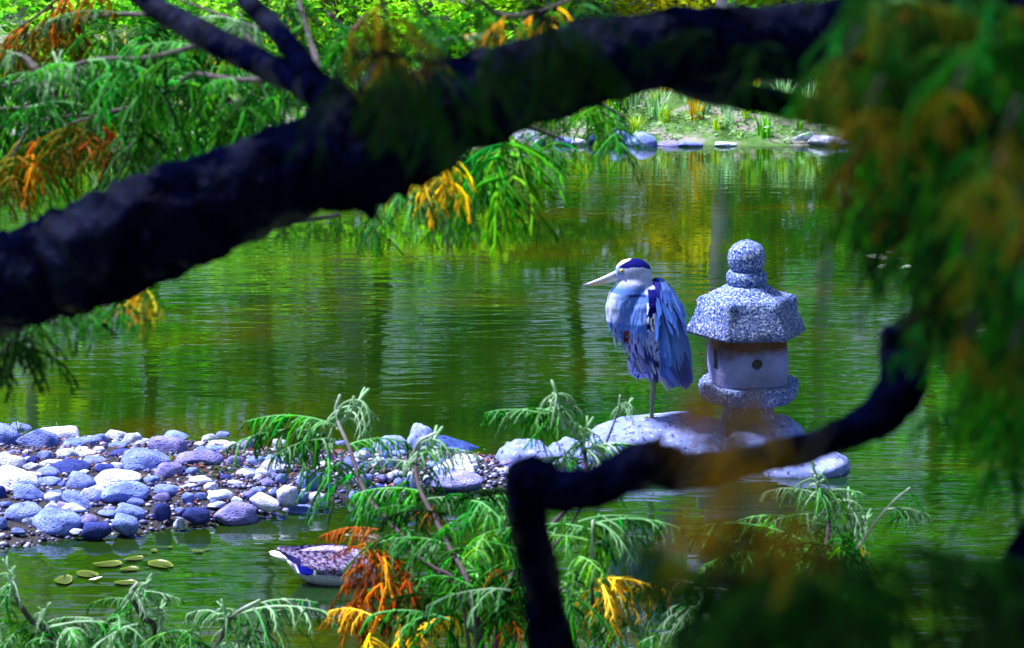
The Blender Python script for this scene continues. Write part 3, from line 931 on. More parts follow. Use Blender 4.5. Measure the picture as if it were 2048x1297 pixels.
WC = [(556, 1314), (575, 1315), (600, 1322), (650, 1329), (700, 1334), (740, 1343), (772, 1353)]
WW = [(556, 8), (575, 22), (600, 33), (650, 39), (700, 38), (740, 25), (772, 5)]
WD = [(556, 22), (575, 38), (600, 52), (650, 58), (700, 52), (740, 36), (772, 14)]
def wing_pt(u, py, sgn):                  # u in -1..1 across the wing
    c, w, d = interp(WC, py), interp(WW, py), interp(WD, py)
    return hp(c + w * u, py, sgn * d * math.sqrt(max(0.02, 1 - (u * .93) ** 2)))
def build_wing(sgn):
    mb = MB(); nu, nv = 44, 90
    vs = [wing_pt(lerp(-1, 1, i / nu), lerp(560, 771, j / nv), sgn) for j in range(nv + 1) for i in range(nu + 1)]
    inn = [hp(interp(WC, lerp(560, 771, j / nv)) + interp(WW, lerp(560, 771, j / nv)) * lerp(-1, 1, i / nu), lerp(560, 771, j / nv), sgn * interp(WD, lerp(560, 771, j / nv)) * .18) for j in range(nv + 1) for i in range(nu + 1)]
    n1 = nu + 1
    fs = [(j * n1 + i, j * n1 + i + 1, (j + 1) * n1 + i + 1, (j + 1) * n1 + i) for j in range(nv) for i in range(nu)]
    b = len(vs)
    fs += [tuple(b + q for q in reversed(f)) for f in fs]
    for j in range(nv):
        for i in (0, nu):
            fs.append((j * n1 + i, (j + 1) * n1 + i, b + (j + 1) * n1 + i, b + j * n1 + i))
    cs = []
    for p in vs + inn:
        px, py = 1303 + p.x * hs, 836 - p.z * hs * cp
        edge = (px - (interp(WC, py) - interp(WW, py))) / max(8, interp(WW, py))
        c = (.10, .19, .56)
        if edge < .22 and py > 600: c = (.008, .012, .16)
        if py < 604 and edge < 1.0: c = (.008, .012, .16)
        cs.append(c)
    mb.add(vs + inn, fs, cs)
    w = hpart('wing', mb.mesh('wing', M_PLUM))
    g = random.Random(3)
    def put(me, u, py, L, ang, col, lift=.003, wid=1.0):
        p0 = wing_pt(u, py, sgn)
        e = 4
        tu = (wing_pt(min(1, u + .1), py, sgn) - wing_pt(max(-1, u - .1), py, sgn)).normalized()
        tv = (wing_pt(u, py + e, sgn) - wing_pt(u, py - e, sgn)).normalized()
        nn = tu.cross(tv) * 1.0
        nn = nn.normalized()
        if nn.y * sgn < 0: nn = -nn
        X = (tv * math.cos(ang) + tu * math.sin(ang)).normalized()
        Yv = nn.cross(X).normalized()
        Lm = L / hs
        X2 = (X + nn * .02).normalized()
        Zv = X2.cross(Yv).normalized()
        M = Matrix((X2, Yv, Zv)).transposed().to_4x4()
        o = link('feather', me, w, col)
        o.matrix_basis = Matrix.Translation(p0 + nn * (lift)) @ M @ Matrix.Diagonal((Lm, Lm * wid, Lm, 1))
    def col(a, b=.08):
        k = g.uniform(1 - b * 2, 1 + b * 2)
        return (a[0] * k, a[1] * k, min(1, a[2] * k))
    mid = (.04, .115, .5)
    slate, light, deep = (.05, .14, .58), (.10, .21, .68), (.014, .045, .36)
    # flight feathers, long
    def end_py(u): return interp([(-1, 690), (-.5, 722), (0, 752), (.4, 772), (1, 760)], u)
    for i in range(14):
        u = lerp(-.85, .9, i / 13)
        py = lerp(652, 640, i / 13) + g.uniform(-4, 4)
        put(FE_L, u * .85, py, end_py(u) - py, -.16 * u + .05, col(deep if i > 9 or i % 4 == 0 else slate), .004)
    for i in range(13):
        u = lerp(-.9, .7, i / 12)
        py = 628 + g.uniform(-6, 6)
        put(FE_L, u, py, (end_py(u) - py) * g.uniform(.72, .84), g.uniform(-.04, .08), col(light if i % 3 else slate), .008)
    for i in range(20):
        put(FE_M, lerp(-.88, .75, i / 19), 612 + g.uniform(-14, 14), g.uniform(44, 80), g.uniform(-.1, .12), col(slate, .14), .010, .42)
    for i in range(20):
        put(FE_M, lerp(-.6, .85, i / 19), 594 + g.uniform(-12, 12), g.uniform(30, 66), g.uniform(-.14, .14), col(mid, .14), .012, .42)
    for i in range(16):
        put(FE_M, lerp(-.1, .9, i / 15), 578 + g.uniform(-7, 7), g.uniform(22, 46), g.uniform(-.18, .18), col(mid, .14), .013, .55)
    for i in range(14):                      # long scapular plumes on the back edge
        put(FE_P, lerp(.1, .85, i / 13), lerp(572, 630, g.random()), g.uniform(60, 100), g.uniform(-.12, .0), col((.20, .32, .88)), .014)
    for i in range(7):                       # pale edge feathers beside the dark shoulder
        put(FE_M, lerp(-1, -.7, (i % 4) / 3), 606 + i * 6, g.uniform(22, 34), g.uniform(-.1, .1), col((.8, .82, .95)) if i % 2 else (.01, .015, .2), .017, .6)
build_wing(-1)
build_wing(1)
# breast and throat plumes
g = random.Random(8)
for i in range(46):
    yy = g.uniform(-30, 26)
    py = g.uniform(588, 668)
    px = interp([(585, 1222), (610, 1211), (640, 1212), (668, 1228)], py) + (abs(yy) / 34) ** 2 * 16 + 3
    L = g.uniform(26, 52) / hs
    o = link('plume', FE_P, heron, g.choice([(.20, .28, .80), (.10, .20, .70), (.5, .54, .92), (.07, .16, .62)]))
    X = Vector((g.uniform(-.28, .05) if py < 650 else g.uniform(-.1, .15), g.uniform(-.15, .15), -1)).normalized()
    Yv = X.cross(Vector((1, 0, 0))).normalized(); Zv = X.cross(Yv)
    o.matrix_basis = Matrix.Translation(HB) @ HROT @ Matrix.Translation(hp(px, py, yy)) @ Matrix((X, Yv, Zv)).transposed().to_4x4() @ Matrix.Diagonal((L, L * 1.6, L, 1))
for i in range(40):                           # belly feathers
    py = g.uniform(668, 735); yy = -g.uniform(14, 46)
    px = interp([(668, 1240), (735, 1268)], py) + g.uniform(0, 46)
    L = g.uniform(20, 34) / hs
    rx = (px - interp([(668, 1302), (735, 1308)], py)) / interp([(668, 66), (735, 46)], py)
    yy = -interp([(668, 54), (735, 38)], py) * math.sqrt(max(.05, 1 - min(1, abs(rx)) ** 2)) - 1
    o = link('plume', FE_M, heron, g.choice([(.32, .34, .78), (.2, .25, .7), (.2, .22, .62), (.03, .04, .26), (.55, .56, .88)]))
    X = Vector((.32 + g.uniform(-.15, .1), -.02, -1)).normalized()
    Yv = Vector((1, 0, .3)).normalized(); Zv = X.cross(Yv).normalized(); Yv = Zv.cross(X)
    o.matrix_basis = Matrix.Translation(HB) @ HROT @ Matrix.Translation(hp(px, py, yy)) @ Matrix((X, Yv, Zv)).transposed().to_4x4() @ Matrix.Diagonal((L, L * .5, L, 1))
# legs
def leg(standing):
    mb = MB()
    c = (.14, .16, .10)
    if standing:
        pts = [hp(1302, 742, -6), hp(1305, 768, -6), hp(1304, 786, -6), hp(1302, 815, -6), hp(1303, 838, -6)]
        rr = [8, 5.2, 6.2, 4.2, 4.8]
    else:
        pts = [hp(1318, 726, 12), hp(1326, 752, 10), hp(1334, 772, 8), hp(1338, 784, 6)]
        rr = [11, 9, 6.5, 3]; c = (.5, .5, .5)
    sm = spline([(*p, r / hs) for p, r in zip(pts, rr)], 5)
    mb.tube([Vector(q[:3]) for q in sm], [q[3] for q in sm], 10, c=c)
    o = hpart('leg' if standing else 'tucked_leg', mb.mesh('leg', M_BILL))
    if standing:
        for a, L in ((-2.6, .075), (2.9, .085), (2.2, .07), (.3, .055)):
            t = MB()
            b0 = hp(1303, 837, -6)
            d = Vector((math.cos(a), math.sin(a), 0))
            q = [b0, b0 + d * L * .5 + Vector((0, 0, .006)), b0 + d * L + Vector((0, 0, -.008))]
            t.tube(q, [.007, .006, .003], 8, c=(.14, .15, .10))
            link('toe', t.mesh('toe', M_BILL), o)
leg(True)
leg(False)

# ------------------------------------------------------------------ duck
DB = on_z(655, 1163, 0)
ds = S(DB)
def build_duck():
    duck = empty('duck', DB, label='female mallard duck floating beside the pebble spit, half hidden by orange foliage', cat='duck')
    def dp(px, py, yy=0): return DB + Vector(((px - 655) / ds, yy / ds, (1163 - py) / ds / cp))
    mb = MB()
    st = [(566, 1108, 4, 6, 3), (578, 1118, 12, 18, 8), (595, 1128, 26, 30, 20), (620, 1134, 39, 38, 30), (650, 1137, 46, 42, 33), (685, 1138, 46, 42, 34), (715, 1138, 40, 38, 32), (738, 1138, 30, 30, 28), (752, 1138, 14, 18, 18)]
    n = 24; vs, cs = [], []
    for (px, py, up, wy, dn) in st:
        for i in range(n):
            a = 2 * math.pi * i / n
            s_, c_ = math.sin(a), math.cos(a)
            z = up * s_ if s_ > 0 else dn * s_
            vs.append((px, py - z, wy * c_))
    fs = [(j * n + i, (j + 1) * n + i, (j + 1) * n + (i + 1) % n, j * n + (i + 1) % n) for j in range(len(st) - 1) for i in range(n)]
    fs += [tuple(range(n)), tuple(range(len(st) * n - 1, (len(st) - 1) * n - 1, -1))]
    # neck and head
    b = MB(); b.add([dp(*v) for v in vs], fs)
    def add_s(px, py, a, bb, c):
        bm = bmesh.new(); bmesh.ops.create_icosphere(bm, subdivisions=3, radius=1); bm.verts.ensure_lookup_table()
        b.add([dp(px + v.co.x * a, py - v.co.z * bb, v.co.y * c) for v in bm.verts], [tuple(q.index for q in f.verts) for f in bm.faces]); bm.free()
    add_s(742, 1108, 17, 28, 15); add_s(748, 1082, 20, 16, 14)
    tmp = b.build('tmp_duck', None)
    md = tmp.modifiers.new('r', 'REMESH'); md.mode = 'VOXEL'; md.voxel_size = .006
    bpy.context.view_layer.update(); me = evaluated(tmp); bpy.data.objects.remove(tmp)
    bm = bmesh.new(); bm.from_mesh(me)
    for _ in range(5): bmesh.ops.smooth_vert(bm, verts=bm.verts, factor=.5, use_axis_x=True, use_axis_y=True, use_axis_z=True)
    bm.to_mesh(me); bm.free()
    arr = np.ones((len(me.vertices), 4), np.float32)
    for i, v in enumerate(me.vertices):
        q = v.co - DB
        px, py = 655 + q.x * ds, 1163 - q.z * ds * cp
        st_ = noise.noise(Vector((px * .3, py * .4, q.y * ds * .25)))
        c = Vector((.68, .66, .9)) if py > 1128 else Vector((.36, .32, .6))
        if st_ > .1: c = c.lerp(Vector((.10, .05, .12)), .7 if py < 1128 else .35)
        if px < 585: c = Vector((.9, .9, .95))
        if px > 725 and py < 1105: c = Vector((.25, .16, .10)).lerp(Vector((.05, .03, .03)), .8 if py < 1076 or abs(py - 1084) < 3 else 0)
        arr[i, :3] = c
    me.color_attributes.new('tone', 'FLOAT_COLOR', 'POINT').data.foreach_set('color', arr.ravel())
    me.polygons.foreach_set('use_smooth', np.ones(len(me.polygons), bool))
    me.materials.clear(); me.materials.append(M_DUCK)
    link('body', me, duck)
    # bill
    t = MB(); q = spline([(*dp(762, 1084), 8 / ds), (*dp(776, 1089), 6.5 / ds), (*dp(790, 1092), 5 / ds), (*dp(796, 1093), 2 / ds)], 4)
    t.tube([Vector(x[:3]) for x in q], [x[3] for x in q], 10, c=(.55, .25, .05)); link('bill', t.mesh('bill', M_BILL), duck)
    for sgn in (-1, 1):
        # folded wing with blue speculum edged in white
        def wp(px, py, o=0): return dp(px, py, sgn * (interp([(556, 8), (600, 30), (650, 40), (700, 40), (735, 28)], px) * (.55 + .45 * sstep(1095, 1130, py)) + o))
        w = MB(); nx, ny = 70, 22
        top = [(556, 1093), (580, 1096), (620, 1096), (660, 1094), (700, 1098), (735, 1112)]
        low = [(556, 1097), (580, 1112), (605, 1126), (640, 1136), (690, 1140), (735, 1130)]
        vs, cs = [], []
        for o in (3, -4):
            for i in range(nx + 1):
                px = lerp(556, 735, i / nx)
                for j in range(ny + 1):
                    py = lerp(interp(top, px), interp(low, px), j / ny)
                    vs.append(wp(px, py, o + 2 * math.sin(j / ny * math.pi)))
                    k = noise.noise(Vector((px * .13, py * .3, 2))) + .6 * noise.noise(Vector((px * .45, py * .8, 7)))
                    cs.append((.34, .30, .62) if k > .12 else (.16, .10, .24) if k > -.15 else (.04, .02, .06))
                    if px < 606 and j > 9: cs[-1] = (.02, .02, .16)
        n1 = ny + 1; b0 = (nx + 1) * n1
        fs = [(i * n1 + j, i * n1 + j + 1, (i + 1) * n1 + j + 1, (i + 1) * n1 + j) for i in range(nx) for j in range(ny)]
        fs += [tuple(b0 + x for x in reversed(f)) for f in fs]
        w.add(vs, fs, cs)
        wo = link('wing', w.mesh('wing', M_DUCK), duck)
        def patch(name, pxs, col, o):
            m = MB(); vs = [wp(px, py, o) for px, py in pxs]
            m.add(vs, [tuple(range(len(vs)))], col); link(name, m.mesh(name, M_DUCK, False), wo)
        patch('speculum', [(597, 1119), (618, 1122), (630, 1126), (632, 1134), (618, 1139), (604, 1135)], (.01, .015, .55), 7)
        patch('speculum_bar', [(592, 1117), (597, 1119), (604, 1135), (598, 1133)], (.9, .9, .95), 7.5)
        patch('speculum_bar', [(632, 1126), (637, 1128), (636, 1139), (630, 1135)], (.9, .9, .95), 7.5)
    for k, (yy, x1, y1) in enumerate(((-7, 543, 1104), (-2, 540, 1102), (3, 543, 1103), (8, 547, 1105))):
        t = MB(); a, c = dp(582, 1120, yy), dp(x1, y1, yy * 1.6)
        q = [a, a.lerp(c, .5), c]
        t.tube(q, [.012, .011, .004], 6, c=(.92, .92, .97)); link('tail_feather', t.mesh('tail_feather', M_DUCK), duck)
build_duck()

# ------------------------------------------------------------------ lily pads, petal, grass tufts
def pad_mesh(seed):
    mb = MB(); n = 26; g = random.Random(seed)
    vs = [Vector((0, 0, 0))]; cs = [(.45, .45, .45)]
    for rr, zz, c in ((.62, .0, .5), (.9, .012, .8), (1.0, .05, 1.9)):
        for i in range(n):
            a = lerp(.18, 2 * math.pi - .18, i / (n - 1))
            q = 1 + .05 * math.sin(a * 3 + seed) + .03 * math.sin(a * 7 + seed)
            vs.append(Vector((rr * q * math.cos(a), rr * q * math.sin(a), zz * (1 + .6 * math.sin(a * 2 + seed)))))
            cs.append((c, c, c))
    fs = [(0, 1 + i, 2 + i) for i in range(n - 1)]
    for k in range(2):
        b = 1 + k * n
        fs += [(b + i, b + n + i, b + n + i + 1, b + i + 1) for i in range(n - 1)]
    mb.add(vs, fs, cs)
    return mb.mesh('lily_pad', M_PAD)
PADS = [pad_mesh(i) for i in range(4)]
def pad(px, py, w, col, label, group, asp=1.0):
    p = on_z(px, py, 0)
    o = link('lily_pad', PADS[rnd.randrange(4)], None, col)
    r = w / S(p) / 2
    o.location = (p.x, p.y, .006); o.scale = (r, r * asp, r)
    o.rotation_euler = (rnd.uniform(-.02, .02), rnd.uniform(-.02, .02), rnd.uniform(0, 6.28))
    tag(o, label, 'lily pad', group)
for (px, py, w) in ((1752, 515, 42), (1776, 520, 34), (1779, 507, 20), (1775, 536, 40), (1799, 519, 16), (1800, 538, 16), (1818, 536, 30), (1834, 520, 26), (1841, 533, 18), (1829, 511, 14)):
    pad(px, py, w, (.62, .78, .68), 'pale silvery lily pad floating out beyond the stone lantern', 'pale lily pads in open water')
for (px, py, w) in ((128, 1163, 56), (322, 1132, 62), (215, 1131, 60), (258, 1141, 40), (250, 1168, 44), (175, 1151, 54), (308, 1104, 20), (340, 1097, 14), (395, 1105, 26), (268, 1120, 40), (415, 1101, 14)):
    pad(px, py, w, (.10, .14, .008), 'yellow-green lily pad floating between the spit and the bottom-edge cypress', 'yellow-green lily pads by the spit', .62)
p = on_z(190, 1163, 0)
mb = MB(); mb.add([Vector((p.x - .03, p.y, .008)), Vector((p.x, p.y - .014, .012)), Vector((p.x + .034, p.y + .008, .02)), Vector((p.x + .005, p.y + .02, .014))], [(0, 1, 2, 3)], (.92, .92, .95))
tag(mb.build('floating_petal', M_GRAVEL), 'single white petal floating among the yellow-green lily pads', 'petal')

def tuft(px, py, n, hgt, lean, label, col=(.22, .5, .05), z=None, spread=.05):
    p = on_z(px, py, .1)
    zg = spit_ground(p.x, p.y) if z is None else z
    zg = max(zg, -.01)
    p = on_z(px, py, zg)
    g = random.Random(int(px))
    mb = MB()
    for i in range(n):
        b = Vector((p.x + g.gauss(0, spread), p.y + g.gauss(0, spread * .7), zg - .01))
        L = hgt * g.uniform(.6, 1.15)
        d = Vector((lean + g.gauss(0, .35), g.gauss(0, .3), 1)).normalized()
        w = g.uniform(.003, .005)
        k = g.uniform(.6, 1.3)
        c = (col[0] * k, col[1] * k, col[2] * k)
        side = Vector((1, .3, 0)).normalized() * w
        vs = []
        for j in range(4):
            t = j / 3
            q = b + d * L * t + Vector((lean * .5 + d.x * .4, 0, -.35)) * L * t * t
            vs += [q - side * (1 - t * .85), q + side * (1 - t * .85)]
        mb.add(vs, [(0, 1, 3, 2), (2, 3, 5, 4), (4, 5, 7, 6)], c)
    tag(mb.build('grass_tuft', M_GRASSV), label, 'grass')
tuft(430, 950, 34, .13, .5, 'leaning bright green grass tuft in the middle of the spit', spread=.08)
tuft(344, 920, 16, .09, 0, 'yellow-green grass tuft between the large spit stones', (.4, .6, .05), spread=.03)
tuft(458, 908, 9, .07, .1, 'short grass tuft beside the lilac stone at the back of the spit', spread=.03)
tuft(380, 880, 4, .08, .1, 'two-bladed grass sprout behind the spit stones', spread=.02)
tuft(424, 882, 3, .07, 0, 'tiny single grass sprout at the back edge of the spit', spread=.01)
tuft(95, 856, 6, .10, .2, 'sparse pale grass sprout rising behind the boulders', (.35, .55, .25), spread=.05)
tuft(20, 852, 6, .10, .1, 'sparse pale grass sprout at the far end of the spit', (.35, .55, .25), spread=.05)
tuft(222, 1012, 12, .05, .1, 'low mossy green tuft under a long grey stone', (.06, .25, .02), spread=.05)

# ------------------------------------------------------------------ far bank
def blade_clump(seed, n, hgt, yellow):
    g = random.Random(seed); mb = MB()
    for i in range(n):
        a = g.uniform(0, 6.28); r = g.uniform(0, .16)
        b = Vector((math.cos(a) * r, math.sin(a) * r, -.03))
        L = hgt * g.uniform(.6, 1.1)
        out = Vector((math.cos(a), math.sin(a), 0)) * g.uniform(.1, .7) + Vector((g.gauss(0, .15), g.gauss(0, .15), 0))
        w = g.uniform(.012, .022)
        side = Vector((math.cos(a + 1.2), math.sin(a + 1.2), 0)) * w
        vs = []
        for j in range(5):
            t = j / 4
            q = b + Vector((0, 0, L * t * (1 - .25 * t * out.length))) + out * L * t * t * .7
            k = (1 - t) ** .5 if t > .3 else 1
            vs += [q - side * k, q + side * k]
        y = 1 if g.random() < yellow else 0
        tone = (0, g.random(), 1 - y if not y else 0.0)
        mb.add(vs, [(0, 1, 3, 2), (2, 3, 5, 4), (4, 5, 7, 6), (6, 7, 9, 8)], (0.0, g.random(), g.random()))
    return mb.mesh('iris_clump', M_BANKLEAF)
CLUMPS = [blade_clump(i, 34, .55, .2) for i in range(5)]
g = random.Random(21)
IRIS = {
    'green': ((.16, .62, .02), 'bright green sword-leaved iris clump growing on the far bank'),
    'lime': ((.48, .74, .02), 'lime-green sword-leaved iris clump growing on the far bank'),
    'glaucous': ((.34, .66, .34), 'grey-green sword-leaved iris clump growing on the far bank'),
    'gold': ((.70, .50, .02), 'golden yellowing iris clump growing on the far bank'),
}
def iris(px, d_in, kind, sc=1.0):
    x0 = at(px, 285, 26).x
    y = far_shore(x0) + d_in
    x = at(px, 285, y).x
    o = link('iris_clump', CLUMPS[g.randrange(5)], None, IRIS[kind][0])
    o.location = (x, y, ground_z(x, y))
    s_ = sc * g.uniform(.8, 1.2)
    o.scale = (s_, s_, s_ * g.uniform(.9, 1.2)); o.rotation_euler = (0, 0, g.uniform(0, 6.28))
    tag(o, IRIS[kind][1], 'iris', kind + ' iris clumps on the far bank')
for px in range(-60, 2120, 46):
    iris(px + g.uniform(-20, 20), g.uniform(.5, 1.6), g.choice(('green', 'green', 'lime', 'glaucous', 'glaucous')), .75)
for px in range(-60, 2120, 24):
    iris(px + g.uniform(-14, 14), g.uniform(.15, 2.6), g.choice(('green', 'lime', 'lime', 'glaucous')), g.uniform(.35, .6))
for px in range(-60, 2120, 75):
    iris(px + g.uniform(-20, 20), g.uniform(1.8, 3.6), g.choice(('green', 'lime', 'lime', 'gold')), 1.3)
for px, d in ((1215, 1.2), (1390, .9), (1065, .7), (1260, 1.7), (1330, 1.9), (300, 2), (1500, 1.8)): iris(px, d, 'gold', .6)

# ground cover on the bank
def leafcloud(mb, n, pos, size, g, tone=None):
    for i in range(n):
        p = pos()
        if p is None: continue
        a, b = g.uniform(0, 6.28), g.uniform(-1, 1)
        u = Vector((math.cos(a), math.sin(a), b * .7)).normalized()
        v = u.cross(Vector((g.gauss(0, 1), g.gauss(0, 1), g.gauss(0, 1))))
        if v.length < .01: continue
        v.normalize()
        s_ = size * g.uniform(.6, 1.3)
        mb.add([p - u * s_, p + v * s_ * .45, p + u * s_, p - v * s_ * .45], [(0, 1, 2, 3)], tone() if tone else (0.0, g.random(), g.random()))
def cover():
    mb = MB(); gg = random.Random(31)
    def pos():
        x = gg.uniform(-8, 8); y0 = far_shore(x)
        y = y0 + .12 + gg.random() ** 1.4 * 5
        if noise.noise(Vector((x * 1.1, y * 1.1, 4))) < -.12: return None
        return Vector((x, y, ground_z(x, y) + gg.random() ** 2 * .2))
    leafcloud(mb, 14000, pos, .036, gg, lambda: (gg.choice((0, .1, .35, .7)), gg.random(), gg.random()))
    o = mb.build('ground_cover', M_BANKLEAF, None, (.16, .42, .08), smooth=False)
    tag(o, 'low silvery-green ground cover plants carpeting the far bank', 'ground cover', kind='stuff')
cover()

# stones along the far waterline
FS = [(992, 278, 42, 26, 'm', 'first small blue-white stone under the drooping cypress spray at the far shore'), (1045, 276, 62, 30, 'w', 'long pale stone at the far waterline under the drooping cypress spray'),
      (1092, 281, 40, 22, 'w', 'short pale stone ending the row of stones at the far waterline'), (1197, 283, 44, 22, 'd', 'dark blue stone at the far waterline between two pale ones'),
      (1240, 281, 40, 30, 'm', 'blue-grey stone with a rounded top at the far waterline'), (1280, 284, 56, 26, 'm', 'low blue stone sloping into the far water'),
      (1130, 284, 36, 14, 'm', 'thin flat stone half sunk at the far waterline'), (1160, 286, 30, 12, 'w', 'tiny white stone half sunk at the far waterline'),
      (1380, 289, 40, 8, 'm', 'long thin flat stone edging the far bank'), (1450, 289, 36, 8, 'w', 'long thin pale stone edging the far bank'), (1340, 288, 40, 10, 'p', 'short thin lilac stone edging the far bank'),
      (1655, 284, 66, 18, 'w', 'flat white stone next to the pointed slab at the far shore'), (1690, 288, 40, 12, 'm', 'small flat stone beyond the white one at the far shore'),
      (380, 276, 26, 18, 'm', 'small blue stone at the far shore behind the hanging cypress strands'), (460, 279, 50, 14, 'd', 'dark blue flat stone at the far shore above the main limb'), (330, 272, 40, 20, 'w', 'pale round stone at the far shore behind green strands'),
      (210, 268, 44, 26, 'd', 'dark boulder at the far shore behind orange cypress foliage'), (60, 270, 50, 22, 'm', 'blue-grey boulder at the far shore behind dense cypress foliage')]
for (px, py, w, h, t, lab) in FS:
    o = put_stone(px, py + 1, w * 1.1, h * 1.35, t, 0, lab, None, rnd.randrange(6, 9), ground=lambda x, y: .0, embed=.3)
# pointed slab
def slab():
    Yb = on_z(1592, 292, 0).y + .15
    P = [at(1558, 291, Yb), at(1600, 293, Yb), at(1624, 290, Yb), at(1628, 264, Yb + .1), at(1612, 267, Yb), at(1585, 278, Yb)]
    for q in P[:3]: q.z -= .12
    mb = MB(); n = len(P)
    bk = [q + Vector((.03, .35, -.03)) for q in P]
    mb.add(P + bk, [tuple(range(n)), tuple(range(2 * n - 1, n - 1, -1))] + [(i, n + i, n + (i + 1) % n, (i + 1) % n) for i in range(n)])
    me = mb.mesh('boulder', M_STONE, False)
    bm = bmesh.new(); bm.from_mesh(me)
    bmesh.ops.recalc_face_normals(bm, faces=bm.faces)
    bmesh.ops.bevel(bm, geom=list(bm.edges), offset=.02, segments=2, affect='EDGES')
    bm.to_mesh(me); bm.free()
    o = link('boulder', me, None, (.55, .62, .85))
    tag(o, 'white pointed slab tilted up at the far shore', 'boulder')
slab()

# shrubs
def shrub_mesh(seed, n, rx, rz, size):
    gg = random.Random(seed); mb = MB()
    cl = [(Vector((gg.gauss(0, rx * .5), gg.gauss(0, rx * .5), gg.uniform(.15, rz))), gg.uniform(.25, .5) * rx) for _ in range(16)]
    def pos():
        c, r = gg.choice(cl)
        d = Vector((gg.gauss(0, 1), gg.gauss(0, 1), gg.gauss(0, .8))).normalized() * r * gg.random() ** .4
        p = c + d
        return p if p.z > 0 else None
    leafcloud(mb, n, pos, size, gg)
    return mb
SHRUBS = [shrub_mesh(i, 1700, .8, 1.3, .07).mesh('foliage', M_BANKLEAF, False) for i in range(3)]
def stems(seed, h, m):
    gg = random.Random(seed); mb = MB()
    for i in range(5):
        a = gg.uniform(0, 6.28)
        mb.tube([Vector((0, 0, -.1)), Vector((math.cos(a) * .15, math.sin(a) * .15, h * .4)), Vector((math.cos(a) * .45, math.sin(a) * .45, h))], [.025, .018, .006], 6)
    return mb.mesh('stem', m)
STEM = stems(3, 1.1, M_TRUNKD)
SHR = [(-40, 4.5, (.14, .42, .04), 'green bushy shrub on the far bank behind dense cypress foliage'), (150, 3.6, (.20, .5, .06), 'light green shrub behind the upper cypress sprays'),
       (330, 4.4, (.10, .34, .05), 'deep green shrub on the far bank above the pale twig'), (520, 3.8, (.22, .5, .10), 'pale green shrub on the far bank above the thick limb'),
       (700, 4.8, (.16, .4, .04), 'mid green shrub on the far bank behind brown hanging sprays'), (900, 4.0, (.22, .5, .03), 'yellow-green shrub on the far bank above the limb bend'),
       (1090, 5.2, (.26, .5, .03), 'lime-leaved shrub on the far bank left of the grey trunk'), (1330, 5.6, (.55, .48, .02), 'golden-yellow autumn shrub showing above the limb'),
       (1480, 5.0, (.48, .52, .03), 'yellow autumn shrub showing above the limb beside the golden one'), (1640, 4.4, (.2, .5, .05), 'bright green shrub on the far bank beyond the fork'),
       (1820, 4.0, (.14, .45, .05), 'green shrub on the far bank behind the right-hand foliage'), (2040, 4.4, (.3, .5, .04), 'lime shrub on the far bank at the end of the shore')]
for i, (px, din, col, lab) in enumerate(SHR):
    x0 = at(px, 285, 26).x
    y = far_shore(x0) + din - 1.3; x = at(px, 285, y).x
    e = empty('shrub', (x, y, ground_z(x, y) - .02), label=lab, cat='shrub')
    for me, nm in ((SHRUBS[i % 3], 'foliage'), (STEM, 'stem')):
        o = bpy.data.objects.new(nm, me); COL.objects.link(o); o.parent = e; o.color = (*col, 1)
        s_ = g.uniform(.9, 1.25); o.scale = (s_ * 1.15, s_, s_); o.color = (col[0] * 1.25, col[1] * 1.35, col[2] * .5, 1)
        o.rotation_euler = (0, 0, g.uniform(0, 6))

# trees across the pond
def tree_parts(seed, h, base, rx, n, size, tr, mat):
    gg = random.Random(seed)
    t = MB()
    lean = gg.uniform(-.09, .09)
    pts = [Vector((lean * z + .09 * math.sin(z * 1.5 + seed) + .05 * math.sin(z * 3.1), .06 * math.sin(z * 1.3), z)) for z in np.linspace(-.2, h * .9, 14)]
    t.tube(pts, [tr * (1.25 if i == 0 else 1) * (1 - .8 * i / 13) for i in range(14)], 10, rough=.15, seed=seed)
    cl = []
    for i in range(13):
        z = lerp(base, h * .92, i / 12)
        a = i * 2.4 + gg.random()
        r = rx * (1 - .6 * (i / 12)) * gg.uniform(.6, 1.05)
        b = Vector((lean * z, 0, z)); e = b + Vector((math.cos(a) * r, math.sin(a) * r, gg.uniform(-.1, .5)))
        t.tube([b, b.lerp(e, .5) + Vector((0, 0, .12)), e], [tr * .35, tr * .22, .012], 6)
        for k in range(4):
            cl.append((b.lerp(e, gg.uniform(.4, 1.1)) + Vector((gg.gauss(0, .2), gg.gauss(0, .2), gg.gauss(0, .2))), gg.uniform(.3, .65)))
    c = MB()
    def pos():
        q, r = gg.choice(cl)
        return q + Vector((gg.gauss(0, 1), gg.gauss(0, 1), gg.gauss(0, .7))) * r * .5
    leafcloud(c, n, pos, size, gg)
    return t.mesh('trunk', mat), c.mesh('crown', M_BANKLEAF, False)
KIND = {'pale': tree_parts(1, 8.5, 2.4, 2.1, 3600, .12, .17, M_TRUNK), 'brown': tree_parts(2, 7.5, 1.5, 2.4, 4600, .12, .16, M_TRUNKD), 'airy': tree_parts(4, 9.5, 3.2, 2.2, 2600, .12, .13, M_TRUNK)}
